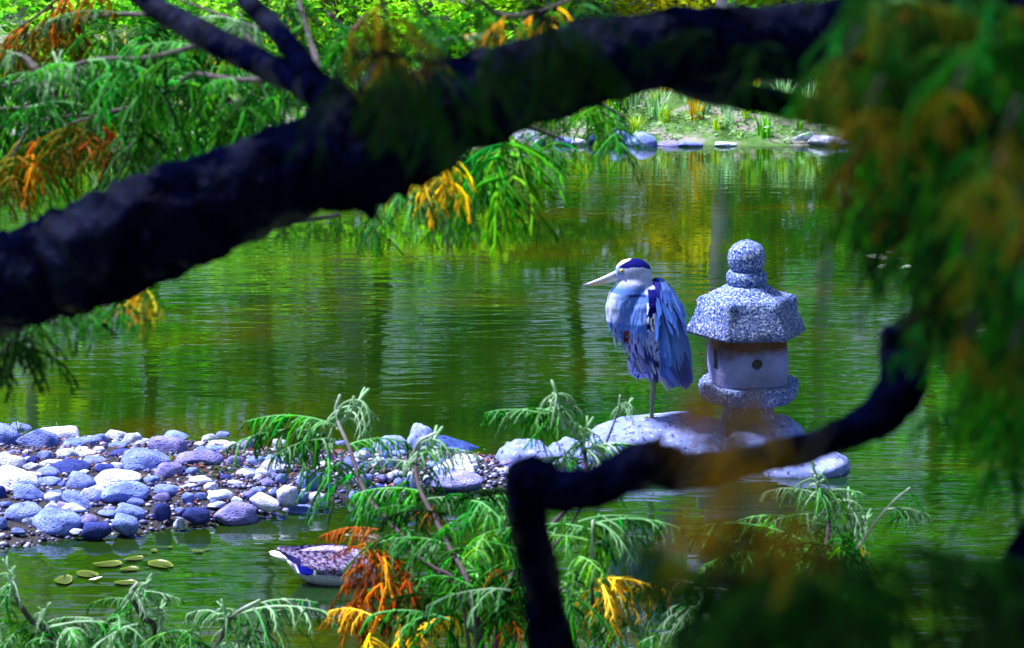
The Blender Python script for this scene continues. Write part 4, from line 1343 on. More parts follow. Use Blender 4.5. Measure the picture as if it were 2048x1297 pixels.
TREES = [(-260, 7, 'brown', (.05, .2, .015), 'dark bushy tree at the far end of the opposite bank'), (60, 6, 'airy', (.24, .36, .02), 'olive-leaved tree on the far bank behind the dense upper sprays'),
         (300, 8, 'brown', (.10, .26, .012), 'leafy brown-trunked tree behind the thick twig junction'), (520, 6.5, 'airy', (.12, .28, .05), 'airy light tree mirrored below the middle of the limb'),
         (690, 5.0, 'pale', (.10, .10, .012), 'grey-trunked russet tree mirrored just under the limb'), (770, 7, 'brown', (.16, .12, .01), 'brown-leaved tree standing beside the russet one'),
         (960, 8, 'airy', (.06, .22, .02), 'slender green tree mirrored in front of the heron bill'), (1150, 7, 'brown', (.07, .22, .01), 'dense green tree mirrored behind the heron'),
         (1440, 2.6, 'pale', (.05, .2, .015), 'tree with a pale grey trunk mirrored beside the lantern finial'), (1560, 8, 'brown', (.08, .26, .02), 'dense green tree mirrored behind the lantern roof'),
         (1640, 3.4, 'airy', (.10, .3, .03), 'slim grey-trunked tree mirrored beyond the lantern'), (1850, 7, 'brown', (.05, .2, .015), 'dark green tree behind the right-hand foliage curtain'),
         (2150, 6.5, 'pale', (.08, .22, .02), 'pale-trunked tree at the right end of the far bank')]
for i, (px, din, k, col, lab) in enumerate(TREES):
    x0 = at(px, 285, 26).x
    y = far_shore(max(-14, min(14, x0))) + din; x = at(px, 285, y).x
    e = empty('tree', (x, y, ground_z(x, y) - .05), label=lab, cat='tree')
    s_ = g.uniform(.92, 1.1); a = g.uniform(0, 6)
    for me, nm in zip(KIND[k], ('trunk', 'crown')):
        o = bpy.data.objects.new(nm, me); COL.objects.link(o); o.parent = e; o.color = (col[0] * 1.3, min(.62, col[1] * 2.5), col[2] * .5, 1)
        o.scale = (s_, s_, s_); o.rotation_euler = (0, 0, a)
# a distant wood closing the view behind the bank trees
def wood():
    mb = MB(); gg = random.Random(77)
    cl = [(Vector((gg.uniform(-26, 26), gg.uniform(39, 47), gg.uniform(2, 11))), gg.uniform(.8, 1.8)) for _ in range(420)]
    cl = [c for c in cl if noise.noise(Vector((c[0].x * .16, 0, c[0].z * .16))) > -.22 or c[0].z < 5]
    def pos():
        q, r = gg.choice(cl)
        return q + Vector((gg.gauss(0, 1), gg.gauss(0, 1), gg.gauss(0, 1))) * r * .5
    leafcloud(mb, 24000, pos, .24, gg)
    o = mb.build('distant_wood', M_BANKLEAF, None, (.09, .38, .01), smooth=False)
    tag(o, 'far-off dark green wood closing the view behind the pond', 'wood', kind='stuff')
wood()

# ------------------------------------------------------------------ foreground cypress
def strand(mb, p, d, L, r, g, grav=.5, forks=0, tone=(0, .5, .5), seg=5, wig=.12, fork_len=.3, endr=.45):
    """drooping scaly branchlet; returns its points"""
    pts, rad = [p.copy()], [r]
    d = d.normalized()
    st = L / seg
    for i in range(seg):
        d = (d + Vector((g.gauss(0, wig), g.gauss(0, wig), -grav / seg * 1.6))).normalized()
        p = p + d * st
        pts.append(p.copy()); rad.append(r * lerp(1, endr, (i + 1) / seg) * g.uniform(.85, 1.15))
    mb.tube(pts, rad, 4, cap=False, c=[(tone[0] * (1 - .35 * k / seg), tone[1], tone[2]) for k in range(seg + 1)])
    # rounded tip
    b = len(mb.v)
    mb.v.append(pts[-1] + d * r * .8); mb.c.append(tone)
    for k in range(4): mb.f.append((b - 4 + k, b - 4 + (k + 1) % 4, b))
    side = d.cross(Vector((g.gauss(0, .3), g.gauss(0, .3), 1)))
    side = side.normalized() if side.length > .01 else Vector((1, 0, 0))
    for k in range(forks):
        t = (k + 1) / (forks + 1)
        i = min(seg - 1, int(t * seg)); q = pts[i].lerp(pts[i + 1], t * seg - i)
        dd = (pts[i + 1] - pts[i]).normalized()
        sg = 1 if k % 2 else -1
        strand(mb, q, dd + side * sg * .85 + Vector((g.gauss(0, .2), g.gauss(0, .2), 0)), L * fork_len * g.uniform(.6, 1.2) * (1 - .4 * t), r * .85, g, grav * .8, 0,
               (tone[0], min(1, max(0, tone[1] + g.uniform(-.15, .2))), tone[2]), 3, wig)
    return pts
def spray_hang(seed, n=8, L=.22, forks=6):
    """bunch of long strands arching out and hanging down; origin at the attachment"""
    g = random.Random(seed); mb = MB()
    st = strand(mb, Vector((0, 0, 0)), Vector((.3, 0, -.6)), L * .45, .0035, g, .3, 0, (.25, .25, .4), 4)
    for i in range(n):
        q = st[g.randrange(1, len(st))]
        a = i * 2.4 + g.uniform(-.4, .4)
        d = Vector((math.cos(a), math.sin(a) * .8, g.uniform(-.5, .2)))
        strand(mb, q, d, L * g.uniform(.55, 1.0), .0046, g, g.uniform(.9, 1.3), forks, (g.choice((0, 0, .05, .25)), g.random(), g.random()), 6, .14)
    return mb
def spray_fan(seed, L=.3, n=22):
    """arching stem along +X with strands drooping off both sides"""
    g = random.Random(seed); mb = MB()
    st = strand(mb, Vector((0, 0, 0)), Vector((1, 0, .35)), L, .0052, g, .45, 0, (.85, .5, .5), 9, .06, endr=.5)
    for i in range(n):
        t = min(.98, max(.02, (i + g.uniform(-.3, 1.3)) / n))
        k = t * 9; j = min(8, int(k)); q = st[j].lerp(st[j + 1], k - j)
        dd = (st[j + 1] - st[j]).normalized()
        sg = 1 if i % 2 else -1
        if g.random() < .12: continue
        d = dd * g.uniform(.3, 1.0) + Vector((0, sg, 0)) * g.uniform(.4, .9) + Vector((g.gauss(0, .35), g.gauss(0, .35), g.uniform(-.2, .35)))
        strand(mb, q, d, L * lerp(.55, .22, t) * g.uniform(.45, 1.35), .0043, g, g.uniform(.9, 1.4), 6, (g.choice((0, .1, .45, .85)), g.random(), g.random()), 5, .1)
    return mb
def spray_tip(seed, L=.2):
    """upright pale leader with antler prongs, strands hanging under it"""
    g = random.Random(seed); mb = MB()
    st = strand(mb, Vector((0, 0, -.02)), Vector((.35, 0, 1)), L, .008, g, -.15, 0, (.95, .8, .5), 7, .10, endr=.7)
    for k in range(4):
        q = st[min(6, 2 + k)]
        a = g.uniform(0, 6.28)
        strand(mb, q, Vector((math.cos(a) * .8, math.sin(a) * .5, .8)), L * g.uniform(.18, .34), .007, g, -.1, 0, (.92, .85, .5), 3, .12, endr=.75)
    for k in range(12):
        q = st[g.randrange(1, 6)]
        a = g.uniform(0, 6.28)
        strand(mb, q, Vector((math.cos(a), math.sin(a) * .7, .35)), L * g.uniform(.5, .95), .0046, g, g.uniform(1.1, 1.6), 6, (g.choice((.2, .5, .85)), g.random(), g.random()), 6, .1)
    return mb
HANG = [spray_hang(100 + i, 7 + i % 3, .24, 6).mesh('foliage_spray', M_LEAF) for i in range(6)]
FAN = [spray_fan(200 + i).mesh('foliage_spray', M_LEAF) for i in range(6)]
TIP = [spray_tip(300 + i).mesh('foliage_spray', M_LEAF) for i in range(5)]
def pal_(al, *cs): return [(*c, al) for c in cs]
GREENS = pal_(.45, (.003, .19, .001), (.008, .29, .002), (.03, .38, .004), (.002, .12, .002), (.006, .24, .006))
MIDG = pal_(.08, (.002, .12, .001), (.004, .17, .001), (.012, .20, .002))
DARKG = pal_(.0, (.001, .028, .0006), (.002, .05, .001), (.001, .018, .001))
LIME = pal_(.4, (.09, .36, .004), (.045, .30, .004))
PALE = pal_(1.0, (.04, .27, .03), (.012, .22, .01), (.06, .32, .05))
BROWN = pal_(0, (.17, .125, .002), (.12, .105, .002), (.22, .15, .002), (.09, .11, .002))
ORANGE = pal_(.1, (.5, .13, .002), (.36, .09, .002), (.55, .2, .003))
YELLOW = pal_(.2, (.95, .68, .004), (.88, .56, .004), (.9, .76, .02))
fg = random.Random(41)
def spray(parent, kind, px, py, Y, size_px, pal, az=None, tilt=0.0, roll=0.0):
    """hang a spray from a photo position at distance Y; size_px is its length in photo pixels"""
    p = at(px, py, Y)
    lib, base = {'hang': (HANG, .26), 'fan': (FAN, .32), 'tip': (TIP, .22)}[kind]
    o = link('foliage_spray', fg.choice(lib), parent, fg.choice(pal))
    s_ = size_px / S(p) / base * fg.uniform(.88, 1.15)
    o.location = p
    o.scale = (s_, s_, s_)
    o.rotation_euler = (roll + fg.uniform(-.15, .15), tilt + fg.uniform(-.15, .15), fg.uniform(0, 6.28) if az is None else az + fg.uniform(-.35, .35))
    return o
def limb(parent, name, pts, mat=M_BARK, per=8, n=16, rough=.12, seed=1):
    """pts: (px, py, Y, radius_px)"""
    q = []
    for (px, py, Y, r) in pts:
        p = at(px, py, Y); q.append((p.x, p.y, p.z, r / S(p)))
    sm = spline(q, per)
    mb = MB()
    mb.tube([Vector(x[:3]) for x in sm], [max(.001, x[3]) for x in sm], n, rough=rough, seed=seed)
    return mb.build(name, mat, parent)
def twig(parent, pts, n, kinds, pal, size, r=(5, 2), az=None, mat=M_TWIG, t0=.05, jit=0, tilt=0.0):
    """thin twig through photo positions with n sprays along it"""
    full = [(px, py, Y, lerp(r[0], r[1], i / (len(pts) - 1))) for i, (px, py, Y) in enumerate(pts)]
    tw = limb(parent, 'twig', full, mat, 5, 6, .1, fg.random() * 9)
    sm = spline(pts, 8)
    for i in range(n):
        t = lerp(t0, 1, (i + fg.random() * .8) / n)
        q = sm[min(len(sm) - 1, int(t * (len(sm) - 1)))]
        k = fg.choice(kinds)
        spray(tw, k, q[0] + fg.uniform(-jit, jit), q[1] + fg.uniform(-jit, jit), q[2] + fg.uniform(-.25, .25), fg.uniform(*size), pal if not callable(pal) else pal(), az, tilt)
    return tw

tb = Vector((4.3, 4.6, 0)); tb.z = ground_z(tb.x, tb.y) - .1
cyp = empty('weeping_cypress', tb, label='dark weeping cypress whose thick black limb arches across above the pond', cat='tree')
# trunk stands just outside the picture; the limbs grow from it
mb = MB()
tp = spline([(4.3, 4.6, tb.z, .34), (4.2, 4.5, 1.6, .24), (4.0, 4.4, 2.6, .22), (3.7, 4.2, 3.6, .2), (3.5, 4.1, 5.2, .15), (3.5, 4.2, 7.0, .07)], 6)
mb.tube([Vector(x[:3]) for x in tp], [x[3] for x in tp], 20, rough=.15, seed=4)
mb.build('trunk', M_BARK, cyp)
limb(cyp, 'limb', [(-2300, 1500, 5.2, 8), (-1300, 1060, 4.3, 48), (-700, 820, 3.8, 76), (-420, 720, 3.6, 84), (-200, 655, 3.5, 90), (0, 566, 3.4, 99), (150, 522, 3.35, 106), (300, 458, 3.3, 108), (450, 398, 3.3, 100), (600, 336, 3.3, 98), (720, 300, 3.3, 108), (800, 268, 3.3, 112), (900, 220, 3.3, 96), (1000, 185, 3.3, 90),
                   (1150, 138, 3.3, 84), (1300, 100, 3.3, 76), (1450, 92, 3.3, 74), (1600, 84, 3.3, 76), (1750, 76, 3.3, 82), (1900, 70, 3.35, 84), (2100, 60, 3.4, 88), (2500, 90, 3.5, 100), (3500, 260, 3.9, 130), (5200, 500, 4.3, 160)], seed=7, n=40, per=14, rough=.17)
limb(cyp, 'limb', [(1330, 130, 3.3, 40), (1400, 172, 3.3, 32), (1480, 192, 3.35, 27), (1600, 215, 3.4, 25), (1700, 240, 3.5, 22), (1800, 268, 3.6, 18), (1950, 320, 3.8, 12)], seed=9)
limb(cyp, 'limb', [(720, 262, 3.3, 55), (660, 200, 3.4, 42), (600, 165, 3.5, 30), (540, 136, 3.6, 29), (460, 97, 3.7, 29), (380, 55, 3.8, 27), (300, 8, 3.9, 22), (210, -60, 4.1, 15)], seed=12)
limb(cyp, 'limb', [(640, 190, 3.4, 30), (595, 115, 3.5, 24), (550, 58, 3.6, 22), (500, 8, 3.7, 21), (450, -60, 3.8, 15)], seed=15)
limb(cyp, 'limb', [(745, 260, 3.3, 40), (735, 200, 3.3, 26), (748, 160, 3.35, 20), (760, 110, 3.45, 12)], seed=18)
limb(cyp, 'limb', [(700, 380, 3.3, 34), (735, 412, 3.3, 20), (745, 440, 3.3, 6)], seed=19)      # broken stub under the limb
# lower crooked branch
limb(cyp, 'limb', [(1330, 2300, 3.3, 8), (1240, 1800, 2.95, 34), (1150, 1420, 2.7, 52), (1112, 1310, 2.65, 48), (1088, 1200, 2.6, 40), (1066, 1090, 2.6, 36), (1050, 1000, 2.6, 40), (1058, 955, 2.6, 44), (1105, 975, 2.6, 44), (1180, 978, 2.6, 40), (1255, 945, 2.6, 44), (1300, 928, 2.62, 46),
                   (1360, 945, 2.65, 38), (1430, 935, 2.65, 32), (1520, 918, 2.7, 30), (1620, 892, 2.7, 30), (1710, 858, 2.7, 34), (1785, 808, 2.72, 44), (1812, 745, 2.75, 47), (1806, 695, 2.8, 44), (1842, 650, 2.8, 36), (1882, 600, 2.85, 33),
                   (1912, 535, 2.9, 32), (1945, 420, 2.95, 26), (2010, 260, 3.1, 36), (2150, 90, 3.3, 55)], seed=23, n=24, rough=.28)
for (x0, y0, x1, y1, Y, r_) in ((1290, 905, 1325, 868, 2.62, 12), (1060, 1080, 1020, 1050, 2.6, 9), (1630, 880, 1660, 842, 2.7, 9), (1815, 760, 1862, 745, 2.75, 11)):
    limb(cyp, 'limb', [(x0, y0, Y, r_), ((x0 + x1) / 2 + 4, (y0 + y1) / 2, Y - .02, r_ * .7), (x1, y1, Y - .05, r_ * .3)], seed=x0)      # snapped spurs
limb(cyp, 'limb', [(1796, 700, 2.78, 34), (1782, 676, 2.78, 26), (1778, 662, 2.76, 12)], seed=25)
limb(cyp, 'limb', [(5100, 760, 4.4, 100), (3900, 780, 3.4, 105), (2900, 840, 2.6, 112), (2450, 920, 2.3, 115), (2190, 1050, 2.2, 110), (2100, 1180, 2.2, 105), (2070, 1330, 2.2, 100), (2090, 1600, 2.3, 70), (2150, 2100, 2.5, 14)], seed=27)

def overhead_shade_crown():  # unseen crown above the camera, added to shade the foreground
    mb = MB(); gg = random.Random(51)
    cl = [(Vector((gg.uniform(-3.6, 4.6), gg.uniform(-3, 4.6), gg.uniform(4.7, 7.6))), gg.uniform(.3, .7)) for _ in range(120)]
    def pos():
        q, r = gg.choice(cl)
        return q + Vector((gg.gauss(0, 1), gg.gauss(0, 1), gg.gauss(0, .6))) * r
    leafcloud(mb, 7000, pos, .13, gg)
    o = mb.build('crown', M_LEAF, cyp, (.01, .2, .005), smooth=False)
    o['kind'] = 'stuff'
    for k in range(7):
        a, z = k * .9 + .5, 3.9 + k * .45
        b0 = Vector((interp([(3.6, 3.7), (5.2, 3.5), (7, 3.5)], z), 4.15, z))
        e = b0 + Vector((-3.2 - .5 * math.cos(a), -2.6 * math.sin(a) - .8, .7))
        t = MB(); t.tube([b0, b0.lerp(e, .5) + Vector((0, 0, .35)), e], [.08, .05, .015], 8); t.build('limb', M_BARK, cyp)
overhead_shade_crown()
def mixp(*ws):
    """weighted palette"""
    pool = []
    for p_, w in ws: pool += [p_] * w
    return lambda: fg.choice(pool)
UL = mixp((GREENS, 7), (MIDG, 4), (DARKG, 1), (LIME, 2), (PALE, 1))
# upper left foliage, a little further off than the limb
twig(cyp, [(560, 158, 4.6), (470, 160, 4.8), (385, 150, 5.0), (330, 192, 5.2), (240, 220, 5.4), (120, 235, 5.6), (-40, 262, 5.8)], 20, ('hang', 'hang', 'fan'), UL, (120, 190), (7, 3))
twig(cyp, [(400, 90, 4.8), (300, 115, 5.0), (190, 120, 5.3), (90, 150, 5.6), (-40, 185, 5.9)], 18, ('hang', 'fan'), UL, (120, 180), (6, 3))
twig(cyp, [(345, 180, 5.1), (285, 215, 5.2), (265, 290, 5.2), (238, 390, 5.3)], 11, ('hang',), UL, (90, 150), (4, 2), t0=.2)
twig(cyp, [(560, 130, 5.0), (500, 190, 5.3), (440, 215, 5.5), (370, 240, 5.6)], 14, ('hang',), UL, (110, 170), (5, 2))
twig(cyp, [(300, 30, 5.6), (220, 30, 5.8), (120, 50, 6.0), (0, 90, 6.2)], 10, ('fan', 'hang'), mixp((PALE, 3), (LIME, 2), (GREENS, 1)), (130, 180), (6, 3))
twig(cyp, [(520, 60, 5.2), (440, 30, 5.4), (360, 0, 5.5)], 9, ('hang', 'fan'), mixp((LIME, 2), (PALE, 2), (GREENS, 2)), (100, 150), (5, 2))
twig(cyp, [(640, 140, 4.9), (620, 80, 5.1), (600, 10, 5.3), (590, -40, 5.4)], 9, ('hang',), UL, (90, 150), (8, 4))
twig(cyp, [(140, -30, 5.8), (90, 20, 5.9), (30, 60, 6.0)], 6, ('hang',), mixp((ORANGE, 1), (BROWN, 4)), (110, 160), (4, 2))
twig(cyp, [(180, -40, 5.7), (135, 0, 5.8), (120, 50, 5.9)], 4, ('hang',), mixp((BROWN, 2), (ORANGE, 1)), (100, 150), (4, 2))
twig(cyp, [(230, 225, 5.3), (150, 245, 5.4), (70, 280, 5.5), (10, 320, 5.5)], 9, ('hang',), mixp((ORANGE, 1), (BROWN, 5)), (110, 170), (4, 2), az=2.6)
twig(cyp, [(205, 235, 5.2), (190, 265, 5.2)], 3, ('hang',), mixp((ORANGE, 3), (BROWN, 1)), (80, 130), (4, 2))
twig(cyp, [(60, 250, 5.4), (20, 320, 5.4), (-30, 370, 5.5)], 6, ('hang',), mixp((BROWN, 3), (GREENS, 1)), (100, 150), (4, 2))
twig(cyp, [(130, 215, 5.5), (60, 215, 5.6), (-40, 220, 5.8)], 8, ('hang', 'fan'), UL, (110, 160), (4, 2))
for (x0, y0, x1, y1, Y) in ((520, 190, 380, 120, 5.9), (330, 90, 180, 170, 6.0), (200, 150, 20, 170, 6.1), (330, 230, 150, 260, 5.9), (150, 190, -30, 240, 6.2), (420, 60, 260, 70, 6.1), (480, 230, 300, 280, 6.0)):
    twig(cyp, [(x0, y0, Y), ((x0 + x1) / 2, (y0 + y1) / 2 - 8, Y), (x1, y1, Y)], 7, ('hang', 'hang', 'fan'), mixp((MIDG, 3), (DARKG, 2), (GREENS, 2)), (110, 170), (4, 2))
# pale twig ends among them
twig(cyp, [(530, 120, 4.9), (500, 80, 4.95), (480, 60, 5.0)], 2, ('tip',), PALE, (50, 80), (6, 4))
twig(cyp, [(110, 190, 5.2), (55, 120, 5.3), (20, 110, 5.3)], 2, ('tip', 'fan'), PALE, (80, 120), (9, 6))
# above the limb, centre
twig(cyp, [(760, -20, 3.0), (770, 40, 3.0), (760, 100, 3.0)], 5, ('hang',), BROWN, (130, 200), (6, 4))
twig(cyp, [(830, 0, 3.6), (850, 30, 3.7), (900, 40, 3.8)], 6, ('hang',), mixp((GREENS, 3), (LIME, 1)), (90, 150), (6, 4))
twig(cyp, [(660, 30, 4.6), (700, 60, 4.7), (730, 30, 4.8)], 6, ('hang',), mixp((GREENS, 3), (BROWN, 1), (DARKG, 2)), (80, 130), (5, 3))
twig(cyp, [(940, -20, 4.2), (1000, 30, 4.2), (1090, 20, 4.2), (1180, -20, 4.2)], 9, ('hang',), mixp((GREENS, 4), (LIME, 1), (YELLOW, 1)), (80, 130), (6, 4))
twig(cyp, [(870, 85, 4.4), (930, 75, 4.5), (1000, 62, 4.6)], 4, ('fan',), mixp((YELLOW, 1), (PALE, 1), (LIME, 1)), (60, 100), (7, 5))
# dark sprays hanging in front of the limb
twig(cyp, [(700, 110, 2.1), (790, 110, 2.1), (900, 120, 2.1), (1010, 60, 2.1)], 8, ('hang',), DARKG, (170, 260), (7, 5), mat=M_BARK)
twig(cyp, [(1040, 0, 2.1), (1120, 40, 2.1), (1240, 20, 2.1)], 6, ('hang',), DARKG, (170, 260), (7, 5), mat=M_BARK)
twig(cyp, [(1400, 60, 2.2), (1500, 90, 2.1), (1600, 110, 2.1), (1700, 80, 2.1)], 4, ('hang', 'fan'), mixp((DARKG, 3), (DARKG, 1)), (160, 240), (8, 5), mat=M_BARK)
# sprays hanging below the limb, in focus
twig(cyp, [(1010, 225, 5.6), (1014, 262, 5.6), (1008, 290, 5.6)], 5, ('hang',), mixp((GREENS, 3), (LIME, 2)), (190, 240), (7, 4), t0=.4)
twig(cyp, [(900, 270, 5.6), (950, 280, 5.6), (1000, 285, 5.6)], 4, ('hang',), mixp((GREENS, 3), (LIME, 2)), (150, 210), (6, 4))
twig(cyp, [(900, 250, 5.4), (880, 290, 5.4), (862, 312, 5.4)], 6, ('hang',), YELLOW, (110, 185), (7, 5), t0=.55, jit=8)
twig(cyp, [(900, 260, 5.6), (840, 300, 5.6), (810, 340, 5.6)], 5, ('hang',), PALE, (120, 190), (6, 3), t0=.3)
twig(cyp, [(960, 270, 5.6), (915, 300, 5.6), (900, 330, 5.6)], 3, ('hang',), mixp((PALE, 1), (GREENS, 1)), (130, 190), (6, 3), t0=.3)
twig(cyp, [(1010, 245, 5.7), (1080, 262, 5.7), (1130, 282, 5.7)], 3, ('hang',), mixp((GREENS, 2), (LIME, 1)), (80, 120), (5, 3), t0=.4)
twig(cyp, [(1130, 150, 5.9), (1170, 195, 5.9), (1215, 215, 5.9), (1250, 240, 5.9)], 7, ('hang',), mixp((GREENS, 2), (LIME, 3)), (90, 140), (5, 3), t0=.2)
twig(cyp, [(1130, 170, 5.9), (1100, 205, 5.9), (1070, 235, 5.9)], 4, ('hang',), mixp((GREENS, 2), (LIME, 2)), (70, 110), (5, 3), t0=.3)
twig(cyp, [(760, 380, 5.5), (755, 410, 5.5), (750, 430, 5.5)], 2, ('hang',), GREENS, (80, 110), (5, 3), t0=.3)
twig(cyp, [(680, 430, 5.3), (560, 450, 5.3)], 3, ('hang',), GREENS, (50, 70), (5, 3))
# left, under the limb
twig(cyp, [(330, 560, 4.6), (270, 570, 4.6), (250, 590, 4.6)], 3, ('hang',), YELLOW, (80, 130), (5, 3), t0=.2)
twig(cyp, [(300, 560, 4.5), (200, 590, 4.5), (100, 610, 4.5), (-30, 630, 4.5)], 11, ('hang',), mixp((GREENS, 3), (DARKG, 3)), (70, 120), (5, 3))
twig(cyp, [(80, 620, 4.4), (20, 640, 4.4), (-40, 650, 4.4)], 5, ('hang',), DARKG, (130, 180), (5, 3))

# right-hand curtain, close to the lens
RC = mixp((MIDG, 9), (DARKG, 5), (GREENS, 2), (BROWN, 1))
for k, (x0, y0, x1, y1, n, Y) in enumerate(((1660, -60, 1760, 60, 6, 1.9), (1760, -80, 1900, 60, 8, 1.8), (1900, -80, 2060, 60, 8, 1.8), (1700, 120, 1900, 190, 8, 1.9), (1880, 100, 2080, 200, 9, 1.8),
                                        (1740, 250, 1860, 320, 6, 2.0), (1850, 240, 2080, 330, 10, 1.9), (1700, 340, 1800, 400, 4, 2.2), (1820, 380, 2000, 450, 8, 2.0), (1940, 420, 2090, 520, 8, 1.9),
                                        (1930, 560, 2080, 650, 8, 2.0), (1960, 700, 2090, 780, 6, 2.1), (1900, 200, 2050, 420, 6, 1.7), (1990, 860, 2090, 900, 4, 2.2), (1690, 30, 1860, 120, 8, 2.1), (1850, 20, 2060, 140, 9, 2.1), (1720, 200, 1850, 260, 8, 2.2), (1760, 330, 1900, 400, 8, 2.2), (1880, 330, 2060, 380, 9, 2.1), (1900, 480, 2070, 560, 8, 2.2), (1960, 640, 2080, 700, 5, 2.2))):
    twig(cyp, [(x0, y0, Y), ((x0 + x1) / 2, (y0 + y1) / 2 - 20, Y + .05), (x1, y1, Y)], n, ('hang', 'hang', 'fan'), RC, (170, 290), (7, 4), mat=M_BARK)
for (px, py, Y, sz, pal) in ((1690, 110, 1.5, 190, BROWN), (1735, 215, 1.6, 150, BROWN), (1905, 190, 1.5, 150, BROWN), (2010, 260, 1.4, 150, BROWN), (1980, 360, 1.4, 160, BROWN), (1925, 520, 1.7, 140, BROWN), (1925, 680, 1.9, 110, BROWN),
                             (2030, 420, 1.5, 130, BROWN), (2020, 700, 1.8, 120, BROWN), (1805, 500, 2.6, 110, LIME), (1700, 330, 1.9, 120, BROWN)):
    twig(cyp, [(px + 30, py - 60, Y), (px + 12, py - 25, Y), (px, py, Y)], 2, ('hang',), pal, (sz * .85, sz * 1.1), (6, 4), t0=.7)
twig(cyp, [(2060, 740, 3.4), (2030, 770, 3.4), (2012, 790, 3.4)], 2, ('hang',), ORANGE, (90, 110), (6, 4), t0=.6)
VEIL = pal_(0, (.30, .15, .002), (.24, .14, .002))
# brown spray hanging almost at the lens: the blurred veil between heron and lantern
for (px, py, sz) in ((1445, 770, 150), (1400, 780, 130), (1500, 780, 150), (1470, 800, 170), (1350, 790, 120), (1540, 800, 150), (1480, 880, 200), (1420, 930, 180), (1530, 930, 190), (1450, 1000, 190), (1360, 1020, 170), (1590, 1010, 170)):
    twig(cyp, [(px + 60, py - 160, .95), (px + 20, py - 70, .95), (px, py, .95)], 1, ('hang',), VEIL, (sz, sz), (4, 2), t0=.9)

# ------------------------------------------------------------------ low cypress shrubs on the near bank
def shrub_base(px, Y): 
    p = at(px, 1297, Y)
    return Vector((p.x, Y, ground_z(p.x, Y) - .03))
LG = mixp((PALE, 3), (GREENS, 4))
b = shrub_base(230, 6.6)
sl = empty('cypress_shrub', b, label='pale-tipped green cypress shrub rising along the pond below the yellow-green lily pads', cat='shrub')
def stem(parent, base, pts, r):
    q = [(base.x, base.y, base.z, r * 1.4 / S(base))]
    for i, (px, py, Y) in enumerate(pts):
        p = at(px, py, Y); q.append((p.x, p.y, p.z, r * lerp(1, .45, i / max(1, len(pts) - 1)) / S(p)))
    sm = spline(q, 6); mb = MB()
    cs = []
    for i in range(len(sm)):
        t = sstep(.62, .98, i / (len(sm) - 1)); k = fg.uniform(.8, 1.2)
        cs.append((lerp(.07, .42, t) * k, lerp(.05, .50, t) * k, lerp(.07, .46, t) * k))
    mb.tube([Vector(x[:3]) for x in sm], [x[3] * .75 for x in sm], 8, rough=.15, seed=px, c=cs)
    return mb.build('stem', M_PALETWIG, parent)
def fronds(parent, stem_o, items):
    for (kind, px, py, Y, sz, pal, az) in items: spray(stem_o, kind, px, py, Y, sz, pal, az)
s1 = stem(sl, b, [(110, 1300, 6.6), (60, 1240, 6.6), (30, 1190, 6.6), (22, 1160, 6.6)], 9)
fronds(sl, s1, [('tip', 24, 1185, 6.6, 90, PALE, 2.0), ('tip', 75, 1245, 6.6, 70, PALE, 0), ('fan', 40, 1195, 6.6, 110, PALE, 3.4), ('hang', 20, 1180, 6.6, 110, GREENS, 3), ('hang', 60, 1230, 6.6, 110, GREENS, 0), ('hang', 0, 1230, 6.6, 130, GREENS, 3), ('tip', -5, 1290, 6.6, 90, PALE, 1),
                ('hang', 90, 1270, 6.6, 100, GREENS, 0), ('fan', 80, 1262, 6.6, 170, PALE, .1)])
s2 = stem(sl, b, [(310, 1297, 6.7), (285, 1235, 6.7), (262, 1190, 6.7), (275, 1165, 6.7)], 9)
fronds(sl, s2, [('tip', 268, 1215, 6.7, 100, PALE, .3), ('fan', 262, 1185, 6.7, 110, PALE, 0), ('fan', 255, 1200, 6.7, 90, GREENS, 2.8), ('hang', 262, 1185, 6.7, 120, GREENS, 2), ('hang', 240, 1215, 6.7, 120, GREENS, 3), ('fan', 210, 1245, 6.7, 130, PALE, 2.9), ('hang', 300, 1250, 6.7, 110, GREENS, 0), ('tip', 320, 1260, 6.7, 70, PALE, 1),
                ('fan', 300, 1270, 6.7, 120, PALE, 0), ('fan', 280, 1280, 6.7, 150, PALE, 3), ('fan', 200, 1275, 6.7, 150, GREENS, 3)])
s3 = stem(sl, b, [(432, 1297, 6.8), (450, 1255, 6.8), (475, 1225, 6.8), (520, 1200, 6.8)], 7)
fronds(sl, s3, [('tip', 455, 1262, 6.8, 90, PALE, 2.5), ('fan', 470, 1232, 6.8, 190, PALE, 0), ('fan', 460, 1240, 6.8, 130, PALE, 2.4), ('hang', 520, 1212, 6.8, 110, PALE, 0), ('fan', 500, 1215, 6.8, 140, PALE, -.3), ('hang', 490, 1225, 6.8, 120, GREENS, 0), ('fan', 440, 1290, 6.8, 130, PALE, .2)])
for i in range(14): spray(sl.children[0], fg.choice(('fan', 'hang')), fg.uniform(-20, 400), fg.uniform(1245, 1310), 6.5 + fg.uniform(-.2, .3), fg.uniform(110, 160), fg.choice((GREENS, PALE)))

